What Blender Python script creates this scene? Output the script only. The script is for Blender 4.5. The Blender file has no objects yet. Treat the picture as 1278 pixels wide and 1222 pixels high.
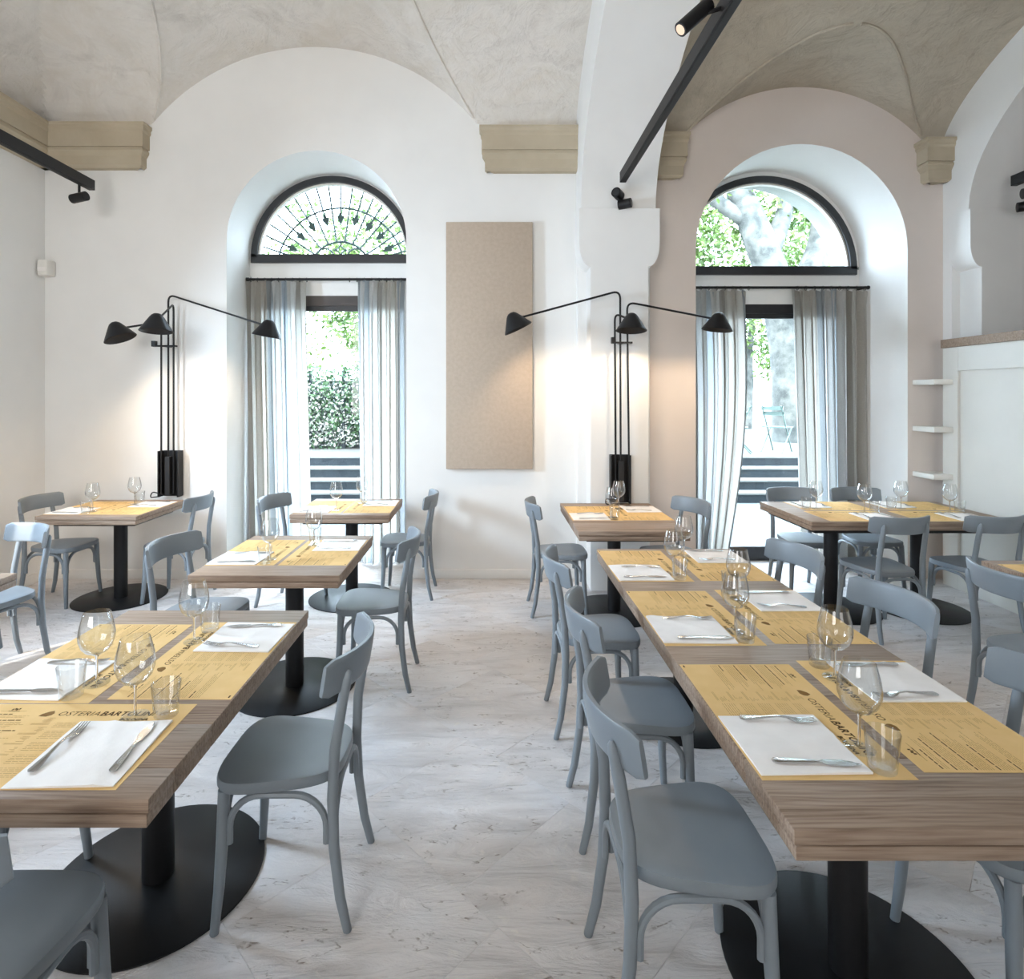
import bpy, bmesh, math, random
from mathutils import Vector, Matrix

PI = math.pi
R = math.radians
SC = bpy.context.scene
COL = SC.collection
rnd = random.Random(7)

# ------------------------------------------------------------------ camera
cam_d = bpy.data.cameras.new('camera')
cam = bpy.data.objects.new('camera', cam_d)
COL.objects.link(cam)
cam.location = (0, 0, 1.65)
cam.rotation_euler = (R(90), 0, 0)
cam_d.sensor_fit = 'HORIZONTAL'
cam_d.sensor_width = 36
cam_d.lens = 36 * 720 / 1278
cam_d.shift_x = (639 - 611) / 1278
cam_d.shift_y = -(611 - 495) / 1278
cam_d.clip_start = 0.02
cam_d.clip_end = 200
SC.camera = cam

# ------------------------------------------------------------------ world, sun, daylight, exposure
SC.view_settings.view_transform = 'Standard'
SC.view_settings.look = 'None'
SC.view_settings.exposure = 0.38
SC.view_settings.gamma = 1.0
SC.view_settings.use_curve_mapping = False
W = bpy.data.worlds.new('sky')
SC.world = W
W.use_nodes = True
bg = W.node_tree.nodes['Background']
bg.inputs[0].default_value = (0.70, 0.85, 1.0, 1)
bg.inputs[1].default_value = 18.0

def light(name, kind, loc, energy, color, rot=None, target=None, **kw):
    d = bpy.data.lights.new(name, kind)
    d.energy = energy
    d.color = color
    for k, v in kw.items():
        setattr(d, k, v)
    o = bpy.data.objects.new(name, d)
    COL.objects.link(o)
    o.location = loc
    if target is not None:
        o.rotation_euler = (Vector(target) - Vector(loc)).to_track_quat('-Z', 'Y').to_euler()
    elif rot is not None:
        o.rotation_euler = rot
    return o

light('sun', 'SUN', (-10, -12, 9), 6.0, (1.0, 0.95, 0.87), target=Vector((-10, -12, 9)) + Vector((.53, .70, -.50)), angle=R(1.0))
# daylight of the window in the left wall, just outside the frame
light('left_window_daylight', 'AREA', (-3.9, 2.95, 2.2), 88, (0.62, 0.80, 1.0), target=(0.0, 3.6, 0.7), shape='RECTANGLE', size=0.5, size_y=1.0, spread=R(125))
# unseen fill lamps added behind the camera to brighten the facing walls
light('rear_left_fill', 'AREA', (-2.0, -1.9, 2.4), 66, (1.0, 0.985, 0.965), target=(-1.6, 4, 2.9), shape='RECTANGLE', size=2.4, size_y=2.4, spread=R(125))
light('rear_right_fill', 'AREA', (2.6, -1.9, 2.3), 17, (1.0, 0.97, 0.94), target=(2.6, 4, 2.2), shape='RECTANGLE', size=2.0, size_y=2.2, spread=R(125))

# ------------------------------------------------------------------ materials
def lin(c):
    def f(v):
        v /= 255.0
        return v / 12.92 if v <= 0.04045 else ((v + 0.055) / 1.055) ** 2.4
    return tuple(f(v) for v in c) + (1.0,)

def newmat(name):
    m = bpy.data.materials.new(name)
    m.use_nodes = True
    nt = m.node_tree
    nt.nodes.clear()
    out = nt.nodes.new('ShaderNodeOutputMaterial')
    return m, nt, out

def N(nt, t, **kw):
    n = nt.nodes.new(t)
    for k, v in kw.items():
        setattr(n, k, v)
    return n

def ramp(nt, stops, interp='LINEAR'):
    n = nt.nodes.new('ShaderNodeValToRGB')
    n.color_ramp.interpolation = interp
    e = n.color_ramp.elements
    while len(e) < len(stops):
        e.new(0.5)
    for el, (p, c) in zip(e, stops):
        el.position = p
        el.color = c
    return n

def coords(nt, scale=(1, 1, 1), kind='Object', rot=(0, 0, 0)):
    tc = nt.nodes.new('ShaderNodeTexCoord')
    mp = nt.nodes.new('ShaderNodeMapping')
    mp.inputs['Scale'].default_value = scale
    mp.inputs['Rotation'].default_value = rot
    nt.links.new(tc.outputs[kind], mp.inputs['Vector'])
    return mp.outputs['Vector']

def noise(nt, vec, scale, detail=4, rough=0.55, dist=0.0):
    n = nt.nodes.new('ShaderNodeTexNoise')
    n.inputs['Scale'].default_value = scale
    n.inputs['Detail'].default_value = detail
    n.inputs['Roughness'].default_value = rough
    n.inputs['Distortion'].default_value = dist
    nt.links.new(vec, n.inputs['Vector'])
    return n

def princ(nt, out, rough=0.5, metallic=0.0, spec=0.5):
    p = nt.nodes.new('ShaderNodeBsdfPrincipled')
    p.inputs['Roughness'].default_value = rough
    p.inputs['Metallic'].default_value = metallic
    p.inputs['Specular IOR Level'].default_value = spec
    nt.links.new(p.outputs[0], out.inputs[0])
    return p

def bump(nt, height, p, strength=0.2, dist=0.01, prev=None):
    b = nt.nodes.new('ShaderNodeBump')
    b.inputs['Strength'].default_value = strength
    b.inputs['Distance'].default_value = dist
    nt.links.new(height, b.inputs['Height'])
    if prev is not None:
        nt.links.new(prev.outputs[0], b.inputs['Normal'])
    nt.links.new(b.outputs[0], p.inputs['Normal'])
    return b

def simple(name, c1, c2=None, rough=0.5, metallic=0.0, scale=6.0, bstr=0.0, spec=0.5, bscale=60, kind='Object'):
    m, nt, out = newmat(name)
    p = princ(nt, out, rough, metallic, spec)
    v = coords(nt, kind=kind)
    n = noise(nt, v, scale)
    r = ramp(nt, [(0.35, lin(c1)), (0.65, lin(c2 or c1))])
    nt.links.new(n.outputs[0], r.inputs[0])
    nt.links.new(r.outputs[0], p.inputs['Base Color'])
    if bstr:
        n2 = noise(nt, v, bscale)
        bump(nt, n2.outputs[0], p, bstr, 0.002)
    return m

M = {}
M['wall'] = simple('white_plaster', (238, 237, 234), (232, 231, 228), 0.85, bstr=0.08, scale=1.2, spec=0.2)
M['wall_rose'] = simple('warm_plaster', (230, 219, 211), (224, 213, 205), 0.85, bstr=0.08, scale=1.2, spec=0.2)
M['cornice'] = simple('cornice_stone', (190, 178, 156), (180, 167, 145), 0.8, bstr=0.15, scale=3, spec=0.2)
M['chair'] = simple('chair_paint', (128, 136, 142), (122, 130, 137), 0.40, scale=4)
M['black'] = simple('black_steel', (18, 18, 20), (24, 24, 26), 0.45, scale=5, spec=0.35)
M['disc'] = simple('black_base', (17, 18, 20), (22, 23, 25), 0.45, scale=5, spec=0.3)
M['iron'] = simple('wrought_iron', (62, 80, 78), (74, 92, 88), 0.6)
M['frame'] = simple('dark_frame', (34, 36, 40), (42, 43, 46), 0.4)
M['header'] = simple('dark_header', (74, 66, 62), (64, 58, 56), 0.5)
M['panel'] = simple('fabric_panel', (190, 174, 157), (183, 167, 150), 0.95, bstr=0.5, scale=30, spec=0.1, bscale=320)
M['white'] = simple('white_lacquer', (234, 231, 224), (230, 227, 220), 0.5)
M['cab'] = simple('cabinet_paint', (220, 217, 210), (215, 212, 205), 0.5, scale=2)
M['steel'] = simple('cutlery_steel', (205, 205, 205), (190, 190, 190), 0.18, 1.0, scale=20)
M['napkin'] = simple('paper_napkin', (246, 242, 238), (238, 234, 230), 0.9, scale=8, bstr=0.2, spec=0.1, bscale=200)
M['mat'] = simple('kraft_paper', (230, 194, 136), (224, 187, 127), 0.85, scale=10, spec=0.15)
M['ink'] = simple('dark_ink', (84, 66, 42), (92, 72, 46), 0.9, spec=0.1)
M['ink_soft'] = simple('faded_ink', (168, 134, 84), (176, 142, 90), 0.9, spec=0.1)
M['emblem'] = simple('emblem_ink', (138, 106, 64), (128, 96, 56), 0.9, spec=0.1)
M['tread'] = simple('step_stone', (126, 126, 122), (116, 116, 112), 0.8)
M['riser'] = simple('step_riser', (24, 32, 38), (34, 42, 48), 0.7)
M['ground'] = simple('pale_terrace', (94, 98, 98), (84, 88, 88), 0.9, scale=2)
M['gravel'] = simple('garden_gravel', (86, 84, 79), (68, 66, 62), 0.95, scale=3)
M['mint'] = simple('mint_paint', (84, 100, 92), (78, 94, 88), 0.5)
M['bark'] = simple('plane_bark', (92, 93, 88), (48, 51, 49), 0.9, scale=3.5, bstr=0.4, bscale=14)
M['leaf'] = simple('green_leaf', (62, 90, 42), (108, 130, 64), 0.6, scale=1.2)
M['ivy'] = simple('ivy_leaf', (34, 62, 40), (78, 106, 66), 0.5, scale=3)
M['blossom'] = simple('white_blossom', (160, 158, 150), (150, 150, 142), 0.8)
M['plaster_out'] = simple('outer_reveal', (150, 152, 144), (142, 144, 136), 0.9)
M['wire'] = simple('black_cable', (18, 18, 20), (24, 24, 26), 0.6)

def mk_emit(name, col, strength):
    m, nt, out = newmat(name)
    e = N(nt, 'ShaderNodeEmission')
    e.inputs[0].default_value = col
    e.inputs[1].default_value = strength
    nt.links.new(e.outputs[0], out.inputs[0])
    return m
M['bulb'] = mk_emit('warm_bulb', (1.0, 0.72, 0.45, 1), 25)
M['lens'] = mk_emit('spot_lens', (1.0, 0.74, 0.56, 1), 0.9)

def mk_glass(name, base=0.04, edge=0.75, tint=(1, 1, 1, 1), power=2.8):
    m, nt, out = newmat(name)
    lw = N(nt, 'ShaderNodeLayerWeight')
    lw.inputs[0].default_value = 0.5
    pw = N(nt, 'ShaderNodeMath', operation='POWER')
    pw.inputs[1].default_value = power
    ma = N(nt, 'ShaderNodeMath', operation='MULTIPLY_ADD')
    ma.inputs[1].default_value = edge
    ma.inputs[2].default_value = base
    t = N(nt, 'ShaderNodeBsdfTransparent')
    t.inputs[0].default_value = tint
    g = N(nt, 'ShaderNodeBsdfGlossy')
    g.inputs['Roughness'].default_value = 0.02
    mx = N(nt, 'ShaderNodeMixShader')
    nt.links.new(lw.outputs['Facing'], pw.inputs[0])
    nt.links.new(pw.outputs[0], ma.inputs[0])
    nt.links.new(ma.outputs[0], mx.inputs[0])
    nt.links.new(t.outputs[0], mx.inputs[1])
    nt.links.new(g.outputs[0], mx.inputs[2])
    nt.links.new(mx.outputs[0], out.inputs[0])
    return m
M['glass'] = mk_glass('clear_glass', 0.06, 0.9, (0.975, 0.98, 0.98, 1))
m_, nt_, out_ = newmat('solid_glass')
p_ = princ(nt_, out_, 0.01, 0, 0.5)
p_.inputs['Transmission Weight'].default_value = 1.0
p_.inputs['IOR'].default_value = 1.46
M['solid_glass'] = m_
M['foot_glass'] = mk_glass('flat_glass', 0.07, 0.6, (0.96, 0.97, 0.97, 1), 5.5)
M['pane'] = mk_glass('window_pane', 0.02, 0.3, (0.97, 0.99, 1.0, 1))

def mk_wood(name, rot=(0, 0, 0)):
    m, nt, out = newmat(name)
    p = princ(nt, out, 0.5, 0, 0.35)
    v = coords(nt, (1.0, 22, 22), 'Object', rot)
    n1 = noise(nt, v, 2.0, 6, 0.62, 1.1)
    v2 = coords(nt, (2.0, 60, 60), 'Object', rot)
    n2 = noise(nt, v2, 2.5, 5, 0.6)
    mixn = N(nt, 'ShaderNodeMath', operation='MULTIPLY_ADD')
    mixn.inputs[1].default_value = 0.4
    nt.links.new(n2.outputs[0], mixn.inputs[0])
    sc = N(nt, 'ShaderNodeMath', operation='MULTIPLY')
    sc.inputs[1].default_value = 0.6
    nt.links.new(n1.outputs[0], sc.inputs[0])
    nt.links.new(sc.outputs[0], mixn.inputs[2])
    wv = N(nt, 'ShaderNodeTexWave', wave_type='BANDS', bands_direction='Y')
    wv.inputs['Scale'].default_value = 15.0
    wv.inputs['Distortion'].default_value = 11.0
    wv.inputs['Detail'].default_value = 2.0
    wv.inputs['Detail Scale'].default_value = 0.7
    nt.links.new(coords(nt, (0.28, 1.6, 1.6), 'Object', rot), wv.inputs['Vector'])
    wm = N(nt, 'ShaderNodeMath', operation='MULTIPLY_ADD')
    wm.inputs[1].default_value = 0.08
    nt.links.new(wv.outputs[1], wm.inputs[0])
    ws = N(nt, 'ShaderNodeMath', operation='MULTIPLY')
    ws.inputs[1].default_value = 0.94
    nt.links.new(mixn.outputs[0], ws.inputs[0])
    nt.links.new(ws.outputs[0], wm.inputs[2])
    r = ramp(nt, [(0.30, lin((98, 78, 62))), (0.44, lin((134, 113, 96))), (0.58, lin((156, 136, 119))), (0.74, lin((168, 149, 132)))])
    nt.links.new(wm.outputs[0], r.inputs[0])
    nt.links.new(r.outputs[0], p.inputs['Base Color'])
    bump(nt, mixn.outputs[0], p, 0.12, 0.003)
    return m
M['wood'] = mk_wood('ash_wood')

def mk_floor():
    m, nt, out = newmat('pale_stone')
    p = princ(nt, out, 0.30, 0, 0.5)
    v = coords(nt, (1, 1, 1), 'Generated')
    tc = N(nt, 'ShaderNodeTexCoord')
    oi = N(nt, 'ShaderNodeObjectInfo')
    geo = N(nt, 'ShaderNodeNewGeometry')
    off = N(nt, 'ShaderNodeVectorMath', operation='SCALE')
    comb = N(nt, 'ShaderNodeCombineXYZ')
    nt.links.new(oi.outputs['Random'], comb.inputs[0])
    nt.links.new(oi.outputs['Random'], comb.inputs[2])
    nt.links.new(comb.outputs[0], off.inputs[0])
    off.inputs['Scale'].default_value = 17.0
    add = N(nt, 'ShaderNodeVectorMath', operation='ADD')
    nt.links.new(geo.outputs['Position'], add.inputs[0])
    nt.links.new(off.outputs[0], add.inputs[1])
    mp = N(nt, 'ShaderNodeMapping')
    mp.inputs['Rotation'].default_value = (0, 0, R(-52))
    mp.inputs['Scale'].default_value = (0.55, 2.2, 1)
    nt.links.new(add.outputs[0], mp.inputs[0])
    big = noise(nt, add.outputs[0], 1.3, 3, 0.5, 0.3)
    st = noise(nt, mp.outputs[0], 4.0, 8, 0.62, 1.2)
    sp = noise(nt, add.outputs[0], 26, 4, 0.6, 0.8)
    r1 = ramp(nt, [(0.26, lin((200, 196, 194))), (0.5, lin((225, 222, 221))), (0.74, lin((236, 234, 233)))])
    nt.links.new(st.outputs[0], r1.inputs[0])
    r2 = ramp(nt, [(0.35, lin((226, 215, 206))), (0.65, lin((238, 238, 241)))])
    nt.links.new(big.outputs[0], r2.inputs[0])
    mx = N(nt, 'ShaderNodeMix', data_type='RGBA', blend_type='MULTIPLY')
    mx.inputs[0].default_value = 0.55
    nt.links.new(r1.outputs[0], mx.inputs[6])
    nt.links.new(r2.outputs[0], mx.inputs[7])
    r3 = ramp(nt, [(0.60, (0, 0, 0, 1)), (0.74, (1, 1, 1, 1))])
    nt.links.new(sp.outputs[0], r3.inputs[0])
    mx2 = N(nt, 'ShaderNodeMix', data_type='RGBA')
    sf = N(nt, 'ShaderNodeMath', operation='MULTIPLY')
    sf.inputs[1].default_value = 0.6
    nt.links.new(r3.outputs[0], sf.inputs[0])
    nt.links.new(sf.outputs[0], mx2.inputs[0])
    nt.links.new(mx.outputs[2], mx2.inputs[6])
    mx2.inputs[7].default_value = lin((228, 222, 214))
    # thin dark veins running with the cleft
    vn = noise(nt, mp.outputs[0], 2.1, 5, 0.6, 0.9)
    ab = N(nt, 'ShaderNodeMath', operation='SUBTRACT')
    ab.inputs[1].default_value = 0.5
    nt.links.new(vn.outputs[0], ab.inputs[0])
    ab2 = N(nt, 'ShaderNodeMath', operation='ABSOLUTE')
    nt.links.new(ab.outputs[0], ab2.inputs[0])
    vr = ramp(nt, [(0.0, (1, 1, 1, 1)), (0.010, (0, 0, 0, 1))])
    nt.links.new(ab2.outputs[0], vr.inputs[0])
    gate = ramp(nt, [(0.48, (0, 0, 0, 1)), (0.62, (1, 1, 1, 1))])
    nt.links.new(sp.outputs[0], gate.inputs[0])
    gm = N(nt, 'ShaderNodeMath', operation='MULTIPLY')
    nt.links.new(vr.outputs[0], gm.inputs[0])
    nt.links.new(gate.outputs[0], gm.inputs[1])
    mx3 = N(nt, 'ShaderNodeMix', data_type='RGBA')
    nt.links.new(gm.outputs[0], mx3.inputs[0])
    nt.links.new(mx2.outputs[2], mx3.inputs[6])
    mx3.inputs[7].default_value = lin((128, 116, 106))
    nt.links.new(mx3.outputs[2], p.inputs['Base Color'])
    b1 = bump(nt, st.outputs[0], p, 1.0, 0.03)
    bump(nt, sp.outputs[0], p, 0.12, 0.004, b1)
    return m
M['floor'] = mk_floor()

def mk_vault(name, a, b, c):
    m, nt, out = newmat(name)
    p = princ(nt, out, 0.9, 0, 0.15)
    v = coords(nt)
    n1 = noise(nt, v, 1.9, 9, 0.68, 0.6)
    r = ramp(nt, [(0.3, lin(a)), (0.5, lin(b)), (0.7, lin(c))])
    nt.links.new(n1.outputs[0], r.inputs[0])
    nt.links.new(r.outputs[0], p.inputs['Base Color'])
    n2 = noise(nt, v, 4.2, 7, 0.60, 0.9)
    n3 = noise(nt, v, 24, 4, 0.6, 0.8)
    vo = N(nt, 'ShaderNodeTexNoise')
    vo.inputs['Scale'].default_value = 3.2
    vo.inputs['Detail'].default_value = 8
    vo.inputs['Roughness'].default_value = 0.7
    vo.inputs['Distortion'].default_value = 0.5
    nt.links.new(v, vo.inputs['Vector'])
    s1 = N(nt, 'ShaderNodeMath', operation='SUBTRACT'); s1.inputs[1].default_value = 0.5
    nt.links.new(vo.outputs[0], s1.inputs[0])
    s2 = N(nt, 'ShaderNodeMath', operation='ABSOLUTE')
    nt.links.new(s1.outputs[0], s2.inputs[0])
    s3 = ramp(nt, [(0.0, (0, 0, 0, 1)), (0.022, (1, 1, 1, 1))])
    nt.links.new(s2.outputs[0], s3.inputs[0])
    b0 = bump(nt, s3.outputs[0], p, 0.35, 0.010)
    b1 = bump(nt, n2.outputs[0], p, 0.6, 0.045, b0)
    bump(nt, n3.outputs[0], p, 0.35, 0.006, b1)
    return m
M['vault'] = mk_vault('trowelled_plaster', (204, 198, 190), (226, 221, 214), (216, 209, 198))
M['vault_b'] = mk_vault('brown_plaster', (172, 162, 146), (192, 182, 165), (182, 170, 152))

def mk_curtain(name, stripes, transl=0.5):
    m, nt, out = newmat(name)
    tc = N(nt, 'ShaderNodeTexCoord')
    sx = N(nt, 'ShaderNodeSeparateXYZ')
    nt.links.new(tc.outputs['UV'], sx.inputs[0])
    fr = N(nt, 'ShaderNodeMath', operation='FRACT')
    nt.links.new(sx.outputs[0], fr.inputs[0])
    r = ramp(nt, [(p, lin(c)) for p, c in stripes], 'CONSTANT')
    nt.links.new(fr.outputs[0], r.inputs[0])
    wv = coords(nt, (220, 1, 220), 'Object')
    n = noise(nt, wv, 1.0, 3)
    n2 = noise(nt, coords(nt, (1, 1, 1), 'Object'), 160, 2)
    mul = N(nt, 'ShaderNodeMix', data_type='RGBA', blend_type='MULTIPLY')
    mul.inputs[0].default_value = 0.35
    rr = ramp(nt, [(0.3, (0.55, 0.55, 0.55, 1)), (0.7, (1, 1, 1, 1))])
    nt.links.new(n2.outputs[0], rr.inputs[0])
    nt.links.new(r.outputs[0], mul.inputs[6])
    nt.links.new(rr.outputs[0], mul.inputs[7])
    d = N(nt, 'ShaderNodeBsdfDiffuse')
    t = N(nt, 'ShaderNodeBsdfTranslucent')
    nt.links.new(mul.outputs[2], d.inputs[0])
    nt.links.new(mul.outputs[2], t.inputs[0])
    mx = N(nt, 'ShaderNodeMixShader')
    mx.inputs[0].default_value = transl
    nt.links.new(d.outputs[0], mx.inputs[1])
    nt.links.new(t.outputs[0], mx.inputs[2])
    nt.links.new(mx.outputs[0], out.inputs[0])
    return m
STR = [(0.0, (212, 207, 198)), (0.24, (178, 182, 184)), (0.36, (224, 223, 220)), (0.52, (192, 200, 206)), (0.62, (226, 224, 220)), (0.80, (184, 180, 173)), (0.90, (216, 212, 204))]
M['curtain_a'] = mk_curtain('striped_linen_light', STR, 0.72)
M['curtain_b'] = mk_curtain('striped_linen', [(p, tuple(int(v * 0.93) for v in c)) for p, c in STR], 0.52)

# ------------------------------------------------------------------ mesh helpers
def box(bm, x0, y0, z0, x1, y1, z1):
    vs = [bm.verts.new(p) for p in ((x0, y0, z0), (x1, y0, z0), (x1, y1, z0), (x0, y1, z0), (x0, y0, z1), (x1, y0, z1), (x1, y1, z1), (x0, y1, z1))]
    for f in ((0, 3, 2, 1), (4, 5, 6, 7), (0, 1, 5, 4), (1, 2, 6, 5), (2, 3, 7, 6), (3, 0, 4, 7)):
        bm.faces.new([vs[i] for i in f])
    return vs

def bbox(x0, y0, z0, x1, y1, z1, bev=0.0, seg=2):
    bm = bmesh.new()
    box(bm, x0, y0, z0, x1, y1, z1)
    if bev:
        bmesh.ops.bevel(bm, geom=bm.edges[:] + bm.verts[:], offset=bev, segments=seg, profile=0.5, affect='EDGES')
    return bm

def tube(bm, pts, rad, seg=10, cap=True):
    pts = [Vector(p) for p in pts]
    n = len(pts)
    rads = rad if isinstance(rad, (list, tuple)) else [rad] * n
    rings = []
    up = None
    for i, p in enumerate(pts):
        a = pts[max(i - 1, 0)]
        b = pts[min(i + 1, n - 1)]
        t = (b - a).normalized()
        if up is None:
            up = Vector((0, 0, 1)) if abs(t.z) < 0.9 else Vector((1, 0, 0))
        u = (up - t * up.dot(t))
        if u.length < 1e-5:
            u = t.orthogonal()
        u.normalize()
        w = t.cross(u)
        up = u
        rings.append([bm.verts.new(p + (u * math.cos(2 * PI * k / seg) + w * math.sin(2 * PI * k / seg)) * rads[i]) for k in range(seg)])
    for i in range(n - 1):
        for k in range(seg):
            bm.faces.new((rings[i][k], rings[i][(k + 1) % seg], rings[i + 1][(k + 1) % seg], rings[i + 1][k]))
    if cap:
        bm.faces.new(rings[0][::-1])
        bm.faces.new(rings[-1])

def lathe(bm, prof, seg=28, c=(0, 0)):
    rings = []
    for r, z in prof:
        if r < 1e-6:
            rings.append([bm.verts.new((c[0], c[1], z))])
        else:
            rings.append([bm.verts.new((c[0] + r * math.cos(2 * PI * k / seg), c[1] + r * math.sin(2 * PI * k / seg), z)) for k in range(seg)])
    for a, b in zip(rings, rings[1:]):
        for k in range(seg):
            k2 = (k + 1) % seg
            if len(a) == 1 and len(b) == 1:
                continue
            if len(a) == 1:
                bm.faces.new((a[0], b[k2], b[k]))
            elif len(b) == 1:
                bm.faces.new((a[k], a[k2], b[0]))
            else:
                bm.faces.new((a[k], a[k2], b[k2], b[k]))

def extrude_poly(bm, pts, axis, a, b):
    """pts 2-D outline, extruded along axis from a to b"""
    def mk(p, t):
        if axis == 'X':
            return (t, p[0], p[1])
        if axis == 'Y':
            return (p[0], t, p[1])
        return (p[0], p[1], t)
    A = [bm.verts.new(mk(p, a)) for p in pts]
    B = [bm.verts.new(mk(p, b)) for p in pts]
    bm.faces.new(A).normal_update()
    bm.faces.new(B[::-1]).normal_update()
    n = len(pts)
    for i in range(n):
        bm.faces.new((A[i], B[i], B[(i + 1) % n], A[(i + 1) % n])).normal_update()

def mesh(bm, name, smooth=True, angle=35):
    bmesh.ops.recalc_face_normals(bm, faces=bm.faces[:])
    if smooth:
        lim = R(angle)
        for f in bm.faces:
            f.smooth = True
        for e in bm.edges:
            if len(e.link_faces) == 2 and e.calc_face_angle(0) > lim:
                e.smooth = False
    me = bpy.data.meshes.new(name)
    bm.to_mesh(me)
    bm.free()
    return me

def ob(name, data, mat=None, parent=None, smooth=True, loc=None, rotz=None, kind=None):
    me = mesh(data, name, smooth) if isinstance(data, bmesh.types.BMesh) else data
    if mat is not None and not me.materials:
        me.materials.append(M[mat] if isinstance(mat, str) else mat)
    o = bpy.data.objects.new(name, me)
    COL.objects.link(o)
    if parent is not None:
        o.parent = parent
    if loc is not None:
        o.location = loc
    if rotz is not None:
        o.rotation_euler = (0, 0, rotz)
    if kind:
        o['kind'] = kind
    return o

def tag(o, label, cat, group=None, kind=None):
    o['label'] = label
    o['category'] = cat
    if group:
        o['group'] = group
    if kind:
        o['kind'] = kind
    return o

def thing(name, label, cat, loc=(0, 0, 0), rotz=0.0, group=None):
    o = bpy.data.objects.new(name, None)
    COL.objects.link(o)
    o.empty_display_size = 0.1
    o.location = loc
    o.rotation_euler = (0, 0, rotz)
    return tag(o, label, cat, group)

KIDS = {}
def dup(root, loc, rotz, label):
    def cp(o, par):
        c = o.copy()
        COL.objects.link(c)
        if par is not None:
            c.parent = par
        for ch in KIDS.get(o.name, []):
            cp(ch, c)
        return c
    c = cp(root, None)
    c.location = loc
    c.rotation_euler = (0, 0, rotz)
    c['label'] = label
    return c

def index_kids():
    KIDS.clear()
    for o in bpy.data.objects:
        if o.parent:
            KIDS.setdefault(o.parent.name, []).append(o)

# ------------------------------------------------------------------ room shell
YW = 5.23      # face of the window wall
YI = 5.78      # inner window plane
ZT = 5.3

def arc(cx, cz, r, a0, a1, n):
    return [(cx + r * math.cos(a0 + (a1 - a0) * i / n), cz + r * math.sin(a0 + (a1 - a0) * i / n)) for i in range(n + 1)]

# (opening at wall face: cx, half, z spring), (inner: cx, half, spring), lunette (cx, r, z0), door top
WIN = [
    dict(c=-1.569, h=0.814, s=3.066, ci=-1.569, hi=0.83, si=3.04, lc=-1.569, lr=0.80, lz=3.04, dt=2.66, db=(-2.32, -0.82)),
    dict(c=2.83, h=0.96, s=2.98, ci=2.745, hi=0.955, si=2.95, lc=2.733, lr=0.92, lz=2.92, dt=2.575, db=(2.00, 3.50)),
]
NA = 32
def opening(c, h, s):
    return [(c - h, 0.0), (c - h, s)] + arc(c, s, h, PI, 0, NA)[1:-1] + [(c + h, s), (c + h, 0.0)]

def fill_poly(bm, pts3, flip=False):
    vs = [bm.verts.new(p) for p in pts3]
    f = bm.faces.new(vs)
    f.normal_update()
    bmesh.ops.triangulate(bm, faces=[f])
    return vs

def wall_bay(w, x0, x1):
    bm = bmesh.new()
    o1 = opening(w['c'], w['h'], w['s'])
    o2 = opening(w['ci'], w['hi'], w['si'])
    out = [(x0, 0)] + o1 + [(x1, 0), (x1, ZT), (x0, ZT)]
    fill_poly(bm, [(x, YW, z) for x, z in out])
    # reveal
    for (a, b, c, d) in zip(o1, o1[1:], o2, o2[1:]):
        bm.faces.new([bm.verts.new(p) for p in ((a[0], YW, a[1]), (b[0], YW, b[1]), (d[0], YI, d[1]), (c[0], YI, c[1]))])
    # inner plane: ring around the lunette, band below it, jambs beside the door
    arcA = arc(w['ci'], w['si'], w['hi'], PI, 0, NA)
    arcB = arc(w['lc'], w['lz'], w['lr'], PI, 0, NA)
    for (a, b, c, d) in zip(arcA, arcA[1:], arcB, arcB[1:]):
        bm.faces.new([bm.verts.new(p) for p in ((a[0], YI, a[1]), (b[0], YI, b[1]), (d[0], YI, d[1]), (c[0], YI, c[1]))])
    l, r = w['ci'] - w['hi'], w['ci'] + w['hi']
    def quad(xa, xb, za, zb):
        bm.faces.new([bm.verts.new(p) for p in ((xa, YI, za), (xb, YI, za), (xb, YI, zb), (xa, YI, zb))])
    lz = w['lz']
    quad(l, w['lc'] - w['lr'], w['dt'], lz)
    quad(w['lc'] + w['lr'], r, w['dt'], lz)
    quad(w['lc'] - w['lr'], w['lc'] + w['lr'], w['dt'], lz)
    quad(l, w['db'][0], 0, w['dt'])
    quad(w['db'][1], r, 0, w['dt'])
    bmesh.ops.remove_doubles(bm, verts=bm.verts[:], dist=1e-4)
    return bm

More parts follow.
